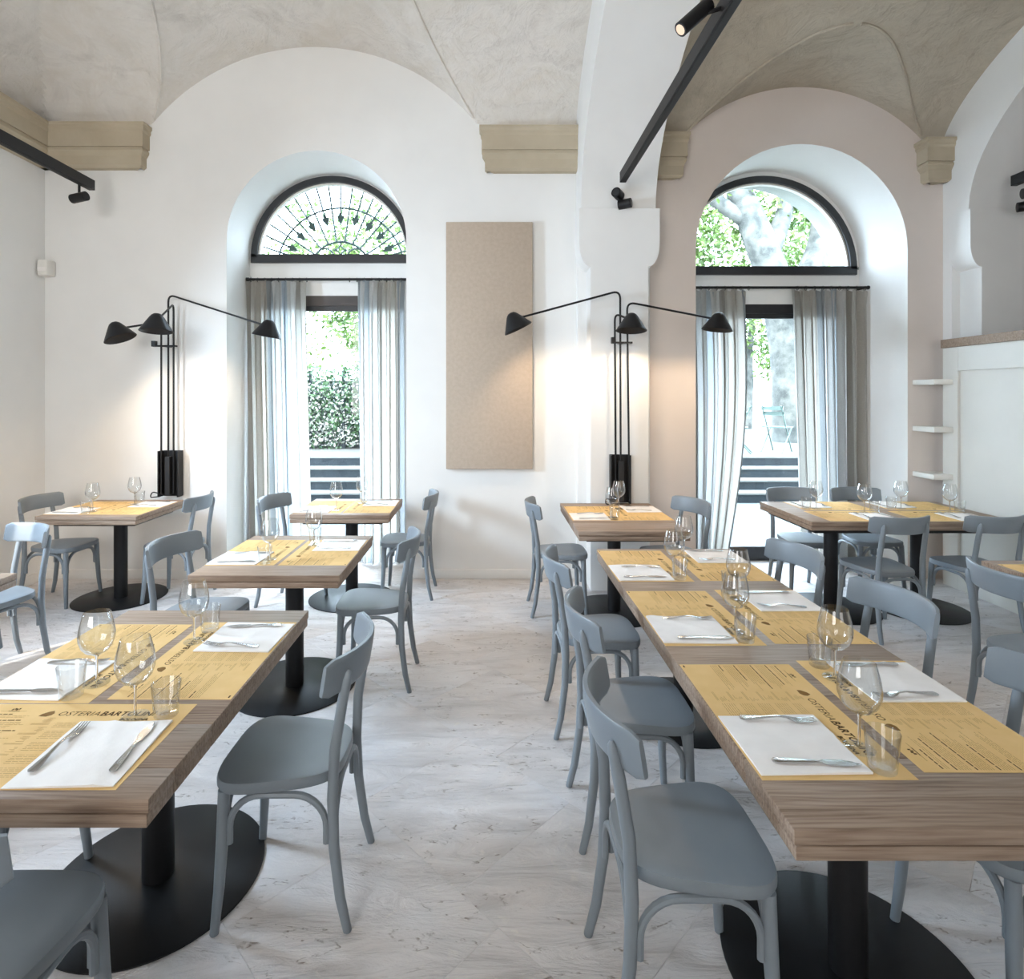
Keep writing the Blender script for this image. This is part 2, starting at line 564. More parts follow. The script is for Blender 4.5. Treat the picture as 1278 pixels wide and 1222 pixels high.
def outer_reveal(w, r2, c2):
    """the outer half of the thick wall, seen through the panes"""
    bm = bmesh.new()
    ya, yb = YI + 0.07, 6.30
    a1 = [(w['lc'] - w['lr'], w['lz'])] + arc(w['lc'], w['lz'], w['lr'], PI, 0, NA) + [(w['lc'] + w['lr'], w['lz'])]
    a1 = arc(w['lc'], w['lz'], w['lr'], PI, 0, NA)
    a2 = arc(c2, w['lz'], r2, PI, 0, NA)
    a1.append(a1[0]); a2.append(a2[0])
    for (a, b, c, d) in zip(a1, a1[1:], a2, a2[1:]):
        bm.faces.new([bm.verts.new(p) for p in ((a[0], ya, a[1]), (b[0], ya, b[1]), (d[0], yb, d[1]), (c[0], yb, c[1]))])
    d0, d1 = w['db']
    dd = [(d0, 0), (d0, w['dt']), (d1, w['dt']), (d1, 0)]
    for a, b in zip(dd, dd[1:]):
        bm.faces.new([bm.verts.new(p) for p in ((a[0], ya, a[1]), (b[0], ya, b[1]), (b[0], yb, b[1]), (a[0], yb, a[1]))])
    # outside face of the building
    bx0, bx1 = (-6, 0.6) if w['c'] < 0 else (0.6, 9)
    for pts in (
        [(bx0, 0), (d0, 0), (d0, w['dt']), (d1, w['dt']), (d1, 0), (bx1, 0), (bx1, w['lz']), (bx0, w['lz'])],
        [(bx0, w['lz'])] + arc(c2, w['lz'], r2, PI, 0, NA) + [(bx1, w['lz']), (bx1, 5.6), (bx0, 5.6)]):
        fill_poly(bm, [(x, yb, z) for x, z in pts])
    bmesh.ops.remove_doubles(bm, verts=bm.verts[:], dist=1e-4)
    return bm

ob('wall_back', wall_bay(WIN[0], -4.03, 1.425), 'wall', kind='structure')
wr = ob('wall_back', wall_bay(WIN[1], 1.425, 4.75), 'wall_rose', kind='structure')
wr.data.materials.append(M['wall'])
for pl in wr.data.polygons:
    if pl.center.y > YW + 0.01:
        pl.material_index = 1
ob('wall_outside', outer_reveal(WIN[0], 0.97, -1.569), 'plaster_out', kind='structure')
ob('wall_outside', outer_reveal(WIN[1], 1.0, 2.733), 'plaster_out', kind='structure')

# left wall with a narrow unseen slot, shaped to let the sun patches in
bm = bmesh.new()
XL = -4.03
def lw_box(y0, y1, z0, z1):
    box(bm, XL - 0.04, y0, z0, XL, y1, z1)
lw_box(2.34, 5.6, 0, ZT)
lw_box(-2.2, 2.13, 0, ZT)
lw_box(2.13, 2.34, 0, 0.95)
lw_box(2.13, 2.34, 1.95, ZT)
ob('wall_left', bm, 'wall', smooth=False, kind='structure')
bm = bmesh.new()
box(bm, -4.33, -2.4, 0, 8.0, -2.2, 5.6)
ob('wall_rear', bm, 'wall', smooth=False, kind='structure')
bm = bmesh.new()
box(bm, 7.6, -2.2, 0, 7.8, 5.6, 5.6)
box(bm, 4.75, 5.2, 0, 7.8, 5.5, 5.6)
ob('wall_right', bm, 'wall_rose', smooth=False, kind='structure')
bm = bmesh.new()
box(bm, -4.4, -2.5, 5.55, 8.0, 6.3, 5.75)
ob('ceiling_slab', bm, 'wall', smooth=False, kind='structure')

# transverse arches with pilasters
def soffit(n=40, y_from=4.95, a=3.1, b=1.44, yc=1.85, z0=3.25):
    pts = []
    for i in range(n + 1):
        t = PI * i / n
        pts.append((yc + a * math.cos(t), z0 + b * math.sin(t)))
    return pts

def arch_wall(x0, x1):
    bm = bmesh.new()
    pts = [(YW, 3.25)] + soffit() + [(-2.2, 3.25), (-2.2, ZT), (YW, ZT)]
    extrude_poly(bm, pts, 'X', x0, x1)
    bmesh.ops.triangulate(bm, faces=[f for f in bm.faces if len(f.verts) > 4])
    # pilaster: back layer, capital with coved shoulders, slender shaft
    box(bm, x0, 5.13, 0, x1, YW, 3.25)
    cx = (x0 + x1) / 2
    hw, hs = (x1 - x0) / 2 + 0.022, 0.245
    r = hw - hs
    prof = [(cx - hw, 3.25), (cx - hw, 2.955)]
    prof += [(cx - hw + r * (1 - math.cos(t)) , 2.955 - 0.20 * math.sin(t)) for t in [PI / 2 * i / 8 for i in range(1, 9)]]
    prof += [(cx - hs, 0.0), (cx + hs, 0.0)]
    prof += [(cx + hw - r * (1 - math.cos(t)), 2.955 - 0.20 * math.sin(t)) for t in [PI / 2 * i / 8 for i in range(8, 0, -1)]]
    prof += [(cx + hw, 2.955), (cx + hw, 3.25)]
    extrude_poly(bm, prof, 'Y', 4.905, 5.14)
    bmesh.ops.triangulate(bm, faces=[f for f in bm.faces if len(f.verts) > 4])
    # near pilaster behind the camera
    box(bm, x0, -2.2, 0, x1, -1.25, 3.25)
    return bm
ob('wall_arch', arch_wall(0.785, 1.425), 'wall', kind='structure')
ob('wall_arch', arch_wall(4.11, 4.75), 'wall', kind='structure')

# vaults: a main barrel with lunette cells cut into it over each window wall
def vault(x0, x1, y0, y1, z0, b, hip, lc, lr, lz, lhalf, slope, nx, ny):
    bm = bmesh.new()
    def z(x, y):
        t = min(abs((y - 1.85) / 3.42), 0.9995)
        zz = z0 + b * math.sqrt(1 - t * t)
        if hip is not None:
            t2 = min(max((hip[0] - x) / hip[1], 0), 0.9995)
            zz = min(zz, z0 + b * math.sqrt(1 - t2 * t2))
        d = x - lc
        if abs(d) < lhalf:
            l = lz - lr + math.sqrt(lr * lr - d * d) + slope * (YW - y)
            if l > zz:
                zz = min(l, z0 + b + 0.12)
        return zz
    g = []
    for j in range(ny + 1):
        v = j / ny
        y = y1 - (y1 - y0) * (v ** 1.6)
        g.append([bm.verts.new((x0 + (x1 - x0) * i / nx, y, z(x0 + (x1 - x0) * i / nx, y))) for i in range(nx + 1)])
    for j in range(ny):
        for i in range(nx):
            bm.faces.new((g[j][i], g[j][i + 1], g[j + 1][i + 1], g[j + 1][i]))
    return bm
def vault_ob(bm, mat):
    me = mesh(bm, 'ceiling', True, 14)
    return ob('ceiling', me, mat, kind='structure')
def groins(par, mat, z0, b, lc, lr, lz, slope, smax):
    for sgn in (-1, 1):
        pts = []
        for k in range(300):
            y = 5.20 - 1.6 * k / 299
            t = abs((y - 1.85) / 3.42)
            h = z0 + b * math.sqrt(1 - t * t) - slope * (YW - y) - (lz - lr)
            q = lr * lr - h * h
            if q <= 0.0002:
                break
            d = math.sqrt(q)
            if d > smax:
                continue
            pts.append((lc + sgn * d, y, z0 + b * math.sqrt(1 - t * t) - 0.002))
        if len(pts) > 3:
            bm = bmesh.new()
            tube(bm, pts, 0.011, 6)
            ob('groin_rib', bm, mat, par)
groins(vault_ob(vault(-4.03, 0.785, -2.2, YW, 3.95, 1.09, (-1.585, 2.48), -1.585, 1.9, 4.82, 1.62, 0.17, 150, 110), 'vault'), 'vault', 3.95, 1.09, -1.585, 1.9, 4.82, 0.17, 1.6)
groins(vault_ob(vault(1.425, 4.11, -2.2, YW, 3.80, 1.08, None, 2.82, 1.5, 4.455, 1.3, 0.07, 110, 110), 'vault_b'), 'vault_b', 3.80, 1.08, 2.82, 1.5, 4.455, 0.07, 1.25)
bm = bmesh.new()
box(bm, 4.75, -2.2, 4.4, 7.8, 5.2, 4.5)
ob('ceiling', bm, 'vault_b', smooth=False, kind='structure')

# cornice blocks at the springing
def cornice_profile(d):
    # (projection, z) from the bottom up
    return [(d * 0.45, 3.70), (d * 0.62, 3.72), (d * 0.62, 3.80), (d * 0.80, 3.84), (d * 0.80, 3.86), (d * 0.74, 3.86), (d * 0.74, 3.875), (d * 0.84, 3.875),
            (d * 0.84, 4.00), (d * 0.92, 4.02), (d * 0.92, 4.045), (d, 4.06), (d, 4.085), (-0.02, 4.085), (-0.02, 3.70)]
def cornice(x0, x1, d, endl, endr, sz=1.0, dz=0.0):
    """along the window wall, mitred return at the free ends"""
    bm = bmesh.new()
    pr = [(p, (z - 4.085) * sz + 4.085 + dz) for p, z in cornice_profile(d)]
    rows = []
    L = [bm.verts.new((x0 - (p - d * 0.84 if endl else 0), YW - p, z)) for p, z in pr]
    Rr = [bm.verts.new((x1 + (p - d * 0.84 if endr else 0), YW - p, z)) for p, z in pr]
    n = len(pr)
    for i in range(n):
        bm.faces.new((L[i], L[(i + 1) % n], Rr[(i + 1) % n], Rr[i]))
    for ring, e, x in ((L, endl, x0), (Rr, endr, x1)):
        if not e:
            f = bm.faces.new(ring)
            f.normal_update()
            bmesh.ops.triangulate(bm, faces=[f])
        else:
            B = [bm.verts.new((v.co.x, YW + 0.02, v.co.z)) for v in ring]
            for i in range(n - 1):
                bm.faces.new((ring[i], ring[i + 1], B[i + 1], B[i]))
    return bm
ob('trim_1', cornice(-4.03, -3.08, 0.13, False, True), 'cornice', kind='structure', smooth=False)
ob('trim_2', cornice(-0.07, 0.79, 0.13, True, False, 1.0, -0.03), 'cornice', kind='structure', smooth=False)
ob('trim_3', cornice(1.42, 1.76, 0.13, False, True, 1.0, -0.09), 'cornice', kind='structure', smooth=False)
ob('trim_4', cornice(3.87, 4.16, 0.16, True, True, 0.95, -0.15), 'cornice', kind='structure', smooth=False)
# along the left wall
bm = bmesh.new()
pr = cornice_profile(0.13)
A = [bm.verts.new((XL + p, YW, z)) for p, z in pr]
B = [bm.verts.new((XL + p, -2.2, z)) for p, z in pr]
for i in range(len(pr)):
    bm.faces.new((A[i], B[i], B[(i + 1) % len(pr)], A[(i + 1) % len(pr)]))
ob('trim_5', bm, 'cornice', kind='structure', smooth=False)

# baseboards
def baseboard(name, x0, y0, x1, y1):
    bm = bmesh.new()
    box(bm, x0, y0, 0.0, x1, y1, 0.075)
    box(bm, x0, y0, 0.0, x1, y1, 0.005)
    ob(name, bbox(x0, y0, 0.0, x1, y1, 0.085, 0.004), 'wall', kind='structure')
    bm.free()
baseboard('baseboard_back', -4.03, 5.215, -2.383, 5.235)
baseboard('baseboard_back', -0.755, 5.215, 0.785, 5.235)
baseboard('baseboard_left', -4.035, 2.4, -4.015, 5.215)

# ------------------------------------------------------------------ floor of diagonal stone slabs
floor = ob('floor', bbox(-4.3, -2.3, -0.12, 8.0, 6.3, -0.014), 'floor', kind='structure', smooth=False)
def clip(poly, f):
    res = []
    for i, p in enumerate(poly):
        q = poly[(i + 1) % len(poly)]
        a, b = f(p), f(q)
        if a >= 0:
            res.append(p)
        if (a >= 0) != (b >= 0):
            t = a / (a - b)
            res.append((p[0] + (q[0] - p[0]) * t, p[1] + (q[1] - p[1]) * t))
    return res
S, G = 0.60, 0.0004
c45 = math.cos(R(45))
def slab_mesh(poly, cx, cy):
    bm = bmesh.new()
    extrude_poly(bm, [(x - cx, y - cy) for x, y in poly], 'Z', -0.014, 0.0)
    top = [e for e in bm.edges if all(abs(v.co.z) < 1e-6 for v in e.verts)]
    bmesh.ops.bevel(bm, geom=top, offset=0.0006, segments=1, affect='EDGES')
    return mesh(bm, 'slab', False)
full = None
X0, X1, Y0, Y1 = -4.03, 7.0, 0.75, 5.80
for i in range(-14, 22):
    for j in range(-14, 22):
        sx, sy = (i + 0.5 + (0.3 if j % 2 else 0)) * S, (j + 0.5) * S
        cx, cy = (sx + sy) * c45 - 0.10, (sy - sx) * c45 + 1.92
        h = S / 2 - G
        q = []
        for a, b in ((-h, -h), (h, -h), (h, h), (-h, h)):
            q.append((cx + (a + b) * c45, cy + (b - a) * c45))
        if max(p[0] for p in q) < X0 or min(p[0] for p in q) > X1 or max(p[1] for p in q) < Y0 or min(p[1] for p in q) > Y1:
            continue
        # outside the cone the view can reach
        if abs(cx + 0.1) > 1.2 * max(cy, 0.3) + 0.9:
            continue
        p2 = q
        for f in (lambda p: p[0] - X0, lambda p: X1 - p[0], lambda p: p[1] - Y0, lambda p: Y1 - p[1]):
            p2 = clip(p2, f)
            if len(p2) < 3:
                break
        if len(p2) < 3:
            continue
        if len(p2) == 4 and all(abs(a[0] - b[0]) + abs(a[1] - b[1]) < 1e-9 for a, b in zip(p2, q)):
            if full is None:
                full = slab_mesh(q, cx, cy)
            me = full
        else:
            me = slab_mesh(p2, cx, cy)
        ob('slab', me, 'floor', floor, loc=(cx, cy, 0))

# ------------------------------------------------------------------ windows and doors
def ring_frame(bm, cx, cz, r0, r1, ya, yb, n=40):
    a = arc(cx, cz, r0, 0, PI, n)
    b = arc(cx, cz, r1, 0, PI, n)
    va = [[bm.verts.new((x, y, z)) for x, z in pts] for y in (ya, yb) for pts in (a, b)]
    f0, f1, g0, g1 = va  # front inner, front outer, back inner, back outer
    for i in range(n):
        bm.faces.new((f0[i], f0[i + 1], f1[i + 1], f1[i]))
        bm.faces.new((g0[i], g1[i], g1[i + 1], g0[i + 1]))
        bm.faces.new((f0[i], g0[i], g0[i + 1], f0[i + 1]))
        bm.faces.new((f1[i], f1[i + 1], g1[i + 1], g1[i]))

def lunette(k, w):
    fr = bmesh.new()
    r = w['lr'] + 0.012
    ring_frame(fr, w['lc'], w['lz'], r - 0.062, r, YI - 0.03, YI + 0.06)
    box(fr, w['lc'] - r, YI - 0.03, w['lz'] - 0.055, w['lc'] + r, YI + 0.06, w['lz'] + 0.03)
    o = ob('window_%d' % k, fr, 'frame', kind='structure')
    st = bmesh.new()
    ring_frame(st, w['lc'], w['lz'], r - 0.078, r - 0.060, YI, YI + 0.05)
    ob('glazing_bead', st, 'white', o)
    gp = bmesh.new()
    pts = arc(w['lc'], w['lz'], r - 0.06, 0, PI, 40)
    extrude_poly(gp, pts, 'Y', YI + 0.02, YI + 0.026)
    bmesh.ops.triangulate(gp, faces=[f for f in gp.faces if len(f.verts) > 4])
    ob('pane', gp, 'pane', o)
    return o
w1 = lunette(1, WIN[0])
w2 = lunette(2, WIN[1])

# frames added at the area lamps; the two behind the camera are made up
def lamp_frame(k, axis, pos, a0, a1, z0, z1):
    bm = bmesh.new()
    t = 0.05
    for (p, q, u, v) in ((a0, a1, z0, z0 + t), (a0, a1, z1 - t, z1), (a0, a0 + t, z0 + t, z1 - t), (a1 - t, a1, z0 + t, z1 - t), ((a0 + a1) / 2 - t / 2, (a0 + a1) / 2 + t / 2, z0 + t, z1 - t)):
        if axis == 'X':
            box(bm, pos, p, u, pos + 0.04, q, v)
        else:
            box(bm, p, pos, u, q, pos + 0.04, v)
    return ob('window_%d' % k, bm, 'frame', smooth=False, kind='structure')
lamp_frame(3, 'X', -4.03, 2.62, 3.28, 1.60, 2.80)
lamp_frame(4, 'Y', -2.20, -3.25, -0.75, 1.15, 3.65)
lamp_frame(5, 'Y', -2.20, 1.55, 3.65, 1.15, 3.45)

# wrought-iron fan behind the left lunette
gr = thing('fan_grille', 'dark wrought iron fan grille behind the left half-round window', 'grille')
GC, GZ, GY = -1.595, 2.985, 6.18
def grod(r0, a0, r1, a1, rad=0.010):
    bm = bmesh.new()
    tube(bm, [(GC + r0 * math.cos(a0), GY, GZ + r0 * math.sin(a0)), (GC + r1 * math.cos(a1), GY, GZ + r1 * math.sin(a1))], rad, 6)
    return bm
def garc(r, a0, a1, rad, cx=GC, cz=GZ, n=36):
    bm = bmesh.new()
    tube(bm, [(x, GY, z) for x, z in arc(cx, cz, r, a0, a1, n)], rad, 6)
    return bm
ob('arc_bar', garc(0.322, R(20), R(160), 0.012), 'iron', gr)
ob('arc_bar', garc(0.684, R(5), R(175), 0.011), 'iron', gr)
step = R(16)
for i in range(-5, 6):
    a = PI / 2 + i * step
    if abs(i) < 5:
        ob('bar', grod(0.60, a, 0.96, a), 'iron', gr)
        bm = bmesh.new()
        d = Vector((math.cos(a), 0, math.sin(a)))
        s = Vector((-math.sin(a), 0, math.cos(a)))
        P = Vector((GC, GY, GZ))
        prof = [(0.50, 0.0), (0.565, 0.030), (0.59, 0.040), (0.605, 0.030), (0.60, 0.018), (0.628, 0.016), (0.64, 0.0)]
        pts = [P + d * r + s * q for r, q in prof] + [P + d * r - s * q for r, q in prof[-2:0:-1]]
        A_ = [bm.verts.new(p + Vector((0, -0.004, 0))) for p in pts]
        B_ = [bm.verts.new(p + Vector((0, 0.004, 0))) for p in pts]
        f1 = bm.faces.new(A_); f2 = bm.faces.new(B_[::-1]); f1.normal_update(); f2.normal_update()
        for q in range(len(pts)):
            bm.faces.new((A_[q], B_[q], B_[(q + 1) % len(pts)], A_[(q + 1) % len(pts)]))
        bmesh.ops.triangulate(bm, faces=[f1, f2])
        ob('spade_tip', bm, 'iron', gr, smooth=False)
    if i < 5:
        ob('bar', grod(0.322, a + step / 2, 0.96, a + step / 2), 'iron', gr)
for sx in (-1, 1):
    ob('scroll', garc(0.10, 0, PI * 1.5, 0.009, GC + sx * 0.17, GZ + 0.15, 20), 'iron', gr)
bm = bmesh.new()
for k in range(4):
    a0 = PI / 2 * k
    cx_, cz_ = GC + 0.16 * math.cos(a0 + PI / 4) * 0.7, GZ + 0.235 + 0.16 * math.sin(a0 + PI / 4) * 0.7
    tube(bm, [(x, GY, z) for x, z in arc(cx_, cz_, 0.08, a0 + PI, a0 + PI * 1.5, 8)], 0.008, 5)
ob('star', bm, 'iron', gr)

def door(k, w, hdr, bot):
    d0, d1 = w['db']
    dt = w['dt']
    bm = bmesh.new()
    ya, yb = YI + 0.005, YI + 0.075
    box(bm, d0, ya, dt - hdr, d1, yb, dt)
    box(bm, d0, ya, 0, d0 + 0.07, yb, dt - hdr)
    box(bm, d1 - 0.07, ya, 0, d1, yb, dt - hdr)
    o = ob('door_%d' % k, bm, 'header' if k == 1 else 'frame', smooth=False, kind='structure')
    mid = (d0 + d1) / 2
    for a, b in ((d0 + 0.07, mid), (mid, d1 - 0.07)):
        l = bmesh.new()
        yc, yd = YI + 0.02, YI + 0.06
        s_ = 0.05
        box(l, a, yc, 0.0, b, yd, bot)
        box(l, a, yc, dt - hdr - 0.05, b, yd, dt - hdr)
        if k == 2:
            box(l, a, yc, bot, a + s_, yd, dt - hdr - 0.05) if a < mid - 0.01 else box(l, b - s_, yc, bot, b, yd, dt - hdr - 0.05)
        else:
            box(l, a, yc, bot, a + s_, yd, dt - hdr - 0.05) if a < mid - 0.01 else box(l, b - s_, yc, bot, b, yd, dt - hdr - 0.05)
        lf = ob('door_leaf', l, 'frame', o, smooth=False)
        ob('pane', bbox(a, YI + 0.035, bot, b, YI + 0.041, dt - hdr - 0.05), 'pane', lf, smooth=False)
    return o
door(1, WIN[0], 0.10, 0.12)
door(2, WIN[1], 0.09, 0.14)

# ------------------------------------------------------------------ curtains
def curtain_mesh(prof_top, prof_bot, zt, zb, Y, folds, amp, seed, flare=0.0, edge_in=None):
    r = random.Random(seed)
    NU, NV = folds * 12, 34
    ph = [r.uniform(-0.5, 0.5) for _ in range(folds + 2)]
    am = [r.uniform(0.55, 1.25) for _ in range(folds + 2)]
    bm = bmesh.new()
    uvl = bm.loops.layers.uv.new('UVMap')
    g = []
    for j in range(NV + 1):
        v = j / NV
        row = []
        for i in range(NU + 1):
            u = i / NU
            k = u * folds
            k0 = int(k)
            ff = k - k0
            a_ = am[k0] * (1 - ff) + am[k0 + 1] * ff
            p_ = ph[k0] * (1 - ff) + ph[k0 + 1] * ff
            x0 = prof_top[0] * (1 - v) + prof_bot[0] * v
            x1 = prof_top[1] * (1 - v) + prof_bot[1] * v
            if edge_in:
                x1 += edge_in * math.sin(PI * min(v * 1.05, 1)) 
            x = x0 + (x1 - x0) * u
            w = 2 * PI * k + p_ * (0.5 + 1.4 * v)
            sw = math.sin(w)
            tri = math.asin(sw) * 2 / PI
            hd_ = max(0.0, 1 - v / 0.07)
            x += (0.020 + 0.012 * hd_) * math.sin(2 * w + p_) * (1 - 0.3 * v)
            y = Y + amp * a_ * (0.55 * sw + 0.45 * tri) * (0.75 + 0.35 * v) + 0.004 * math.sin(3 * w + seed + 3 * v)
            y += 0.014 * hd_ * math.sin(3 * w + p_)
            z = zt + (zb - zt) * v
            if j < 2:
                z += (0.022 * math.sin(w + 0.6) + 0.008 * math.sin(3 * w + p_)) * (1 - j * 0.5)
            if j == NV:
                y += 0.02 * math.sin(w * 0.5)
            row.append((bm.verts.new((x, y, z)), u, v))
        g.append(row)
    for j in range(NV):
        for i in range(NU):
            q = (g[j][i], g[j][i + 1], g[j + 1][i + 1], g[j + 1][i])
            f = bm.faces.new([t[0] for t in q])
            for lp, t in zip(f.loops, q):
                lp[uvl].uv = (t[1], t[2])
    return mesh(bm, 'curtain', True, 80)

def uv_scale(me, s, o):
    for d in me.uv_layers[0].data:
        d.uv = (d.uv[0] * s + o, d.uv[1])
    return me
def curtain(label, me, mat):
    o = ob('curtain', me, mat)
    return tag(o, label, 'curtain', 'striped linen curtains')
curtain('striped linen curtain on the left side of the left window', uv_scale(curtain_mesh((-2.375, -1.79), (-2.33, -1.72), 2.785, 0.015, 5.66, 6, 0.045, 3), 1.15, 0.86), 'curtain_a')
curtain('striped linen curtain on the right side of the left window beside the wall', uv_scale(curtain_mesh((-1.30, -0.775), (-1.27, -0.765), 2.785, 0.015, 5.66, 6, 0.045, 5), 1.15, 0.35), 'curtain_a')
curtain('striped linen curtain gathered left of the right window, hem swinging outward', uv_scale(curtain_mesh((1.90, 2.50), (1.98, 2.33), 2.70, 0.015, 5.66, 6, 0.048, 11, edge_in=0.09), 1.2, 0.1), 'curtain_b')
curtain('wide striped linen curtain on the right side of the right window', uv_scale(curtain_mesh((2.97, 3.69), (3.06, 3.70), 2.70, 0.015, 5.66, 7, 0.048, 17), 1.5, 0.72), 'curtain_b')

def rod(label, x0, x1, z):
    o = thing('curtain_rod', label, 'curtain rod', (0, 0, 0), 0, 'black curtain rods')
    bm = bmesh.new()
    tube(bm, [(x0, 5.66, z), (x1, 5.66, z)], 0.013, 10)
    ob('rail', bm, 'black', o)
    for x in (x0 + 0.03, x1 - 0.03):
        bm = bmesh.new()
        tube(bm, [(x, 5.66, z), (x, 5.785, z)], 0.008, 8)
        ob('bracket', bm, 'black', o)
    for x in (x0 + 0.001, x1 - 0.001):
        bm = bmesh.new()
        tube(bm, [(x - 0.012, 5.66, z), (x + 0.012, 5.66, z)], 0.019, 10)
        ob('end_cap', bm, 'black', o)
    n = 9
    for s0, s1 in ((0.02, 0.36), (0.62, 0.98)):
        for k in range(n):
            x = x0 + (x1 - x0) * (s0 + (s1 - s0) * k / (n - 1))
            bm = bmesh.new()
            tube(bm, [(x, 5.66 + 0.020 * math.cos(t), z - 0.006 + 0.020 * math.sin(t)) for t in [2 * PI * i / 10 for i in range(11)]], 0.003, 5, False)
            ob('ring', bm, 'black', o)
    return o
rod('black curtain rod above the left window door', -2.375, -0.76, 2.80)
rod('black curtain rod above the right window door', 1.88, 3.72, 2.72)

# ------------------------------------------------------------------ wall fittings
o = thing('acoustic_panel', 'tall beige fabric panel hung on the wall between the windows', 'wall panel')
ob('fabric_face', bbox(-0.390, 5.165, 1.0, 0.386, 5.215, 3.215, 0.006), 'panel', o)
ob('backing', bbox(-0.37, 5.213, 1.02, 0.366, 5.229, 3.195), 'white', o)

o = thing('motion_sensor', 'small white sensor box in the upper left corner', 'sensor')
ob('housing', bbox(-4.02, 5.12, 2.73, -3.93, 5.23, 2.87, 0.012), 'white', o)
ob('lens_strip', bbox(-4.012, 5.114, 2.765, -3.938, 5.122, 2.80, 0.003), 'napkin', o)

# white shelves beside the partition
for k, (z, nm) in enumerate(((1.80, 'top'), (1.385, 'middle'), (0.975, 'bottom'))):
    bm = bbox(3.835, 4.98, z - 0.045, 4.118, 5.235, z, 0.003)
    tag(ob('wall_shelf', bm, 'white'), 'short white shelf beside the white partition, %s of three' % nm, 'shelf', 'white niche shelves')

# white partition with recessed panel and wooden cap
o = thing('partition', 'tall white panelled partition with a wooden top at right', 'partition')
ob('core', bbox(4.022, 1.2, 0.0, 4.098, 5.08, 2.075), 'cab', o, smooth=False)
for (y0, y1, z0, z1) in ((4.93, 5.09, 0, 2.075), (1.2, 4.93, 1.87, 2.075), (1.2, 4.93, 0.0, 0.13), (2.9, 3.0, 0.13, 1.87)):
    ob('stile' if z1 - z0 > 1 else 'rail', bbox(4.0, y0, z0, 4.023, y1, z1, 0.003), 'cab', o, smooth=False)
ob('wooden_cap', bbox(3.985, 1.2, 2.076, 4.109, 5.10, 2.15, 0.004), 'wood', o, smooth=False)

# ------------------------------------------------------------------ track lights
def track(label, x, y0, y1, z):
    o = thing('light_track', label, 'light track', (x, y0, z), 0, 'black ceiling tracks')
    ob('rail', bbox(-0.026, y1 - y0, 0, 0.026, 0, 0.085, 0.003), 'black', o, smooth=False)
    ob('channel', bbox(-0.014, y1 - y0 + 0.05, -0.003, 0.014, -0.05, 0.0), 'wire', o, smooth=False)
    return o
track('long black light track along the left wall cornice', -3.376, 4.90, -1.8, 3.40)
track('long black light track running under the central arch', 1.09, 4.72, -1.0, 3.40)
track('black light track under the right arch at the frame edge', 4.36, 4.80, -1.0, 3.40)

def spot(label, loc, d, L=0.13, r=0.035, stem=True, lens=True, up=0.06, side=0.0):
    o = thing('track_spot', label, 'spotlight', loc, 0, 'black track spotlights')
    d = Vector(d).normalized()
    bm = bmesh.new()
    tube(bm, [d * (-L * 0.5), d * (-L * 0.49), d * (L * 0.49), d * (L * 0.5)], [r * 0.9, r, r, r * 0.93], 20)
    ob('body', bm, 'black', o)
    bm = bmesh.new()
    tube(bm, [d * (L * 0.495), d * (L * 0.503)], r * 0.72, 16)
    ob('lens', bm, 'lens' if lens else 'frame', o)
    if stem:
        bm = bmesh.new()
        tube(bm, [(0, 0, 0), (side, 0, up)], 0.010, 8)
        ob('bracket', bm, 'black', o)
    return o
spot('black cylinder spotlight below the end of the left track', (-3.40, 4.78, 3.30), (-0.9, 0.2, -0.10), 0.14, 0.038, True, False, 0.105)
spot('black cylinder spotlight with lit lens high on the central track', (0.945, 2.66, 3.40), (-0.70, -0.10, -0.66), 0.19, 0.034, True, True, 0.04, 0.12)
spot('upper of two small black spotlights at the central track end', (1.09, 4.90, 3.37), (-0.5, -0.7, 0.1), 0.09, 0.042, False, False)
spot('lower of two small black spotlights at the central track end', (1.145, 4.88, 3.28), (0.9, -0.5, 0.05), 0.11, 0.040, False, False)
spot('upper small black spotlight on the right arch track', (4.37, 4.66, 3.30), (0.8, -0.3, 0.1), 0.11, 0.042, True, False, 0.105)
spot('lower small black spotlight on the right arch track', (4.40, 4.72, 3.21), (0.9, -0.5, 0.05), 0.13, 0.040, True, False, 0.20)

# ------------------------------------------------------------------ three-armed wall lamps
def smooth_path(pts, r=0.05, n=6):
    pts = [Vector(p) for p in pts]
    res = [pts[0]]
    for a, b, c in zip(pts, pts[1:], pts[2:]):
        d1 = (a - b); d2 = (c - b)
        rr = min(r, d1.length * 0.45, d2.length * 0.45)
        p1 = b + d1.normalized() * rr
        p2 = b + d2.normalized() * rr
        for i in range(n + 1):
            t = i / n
            res.append((1 - t) ** 2 * p1 + 2 * t * (1 - t) * b + t * t * p2)
    res.append(pts[-1])
    return res

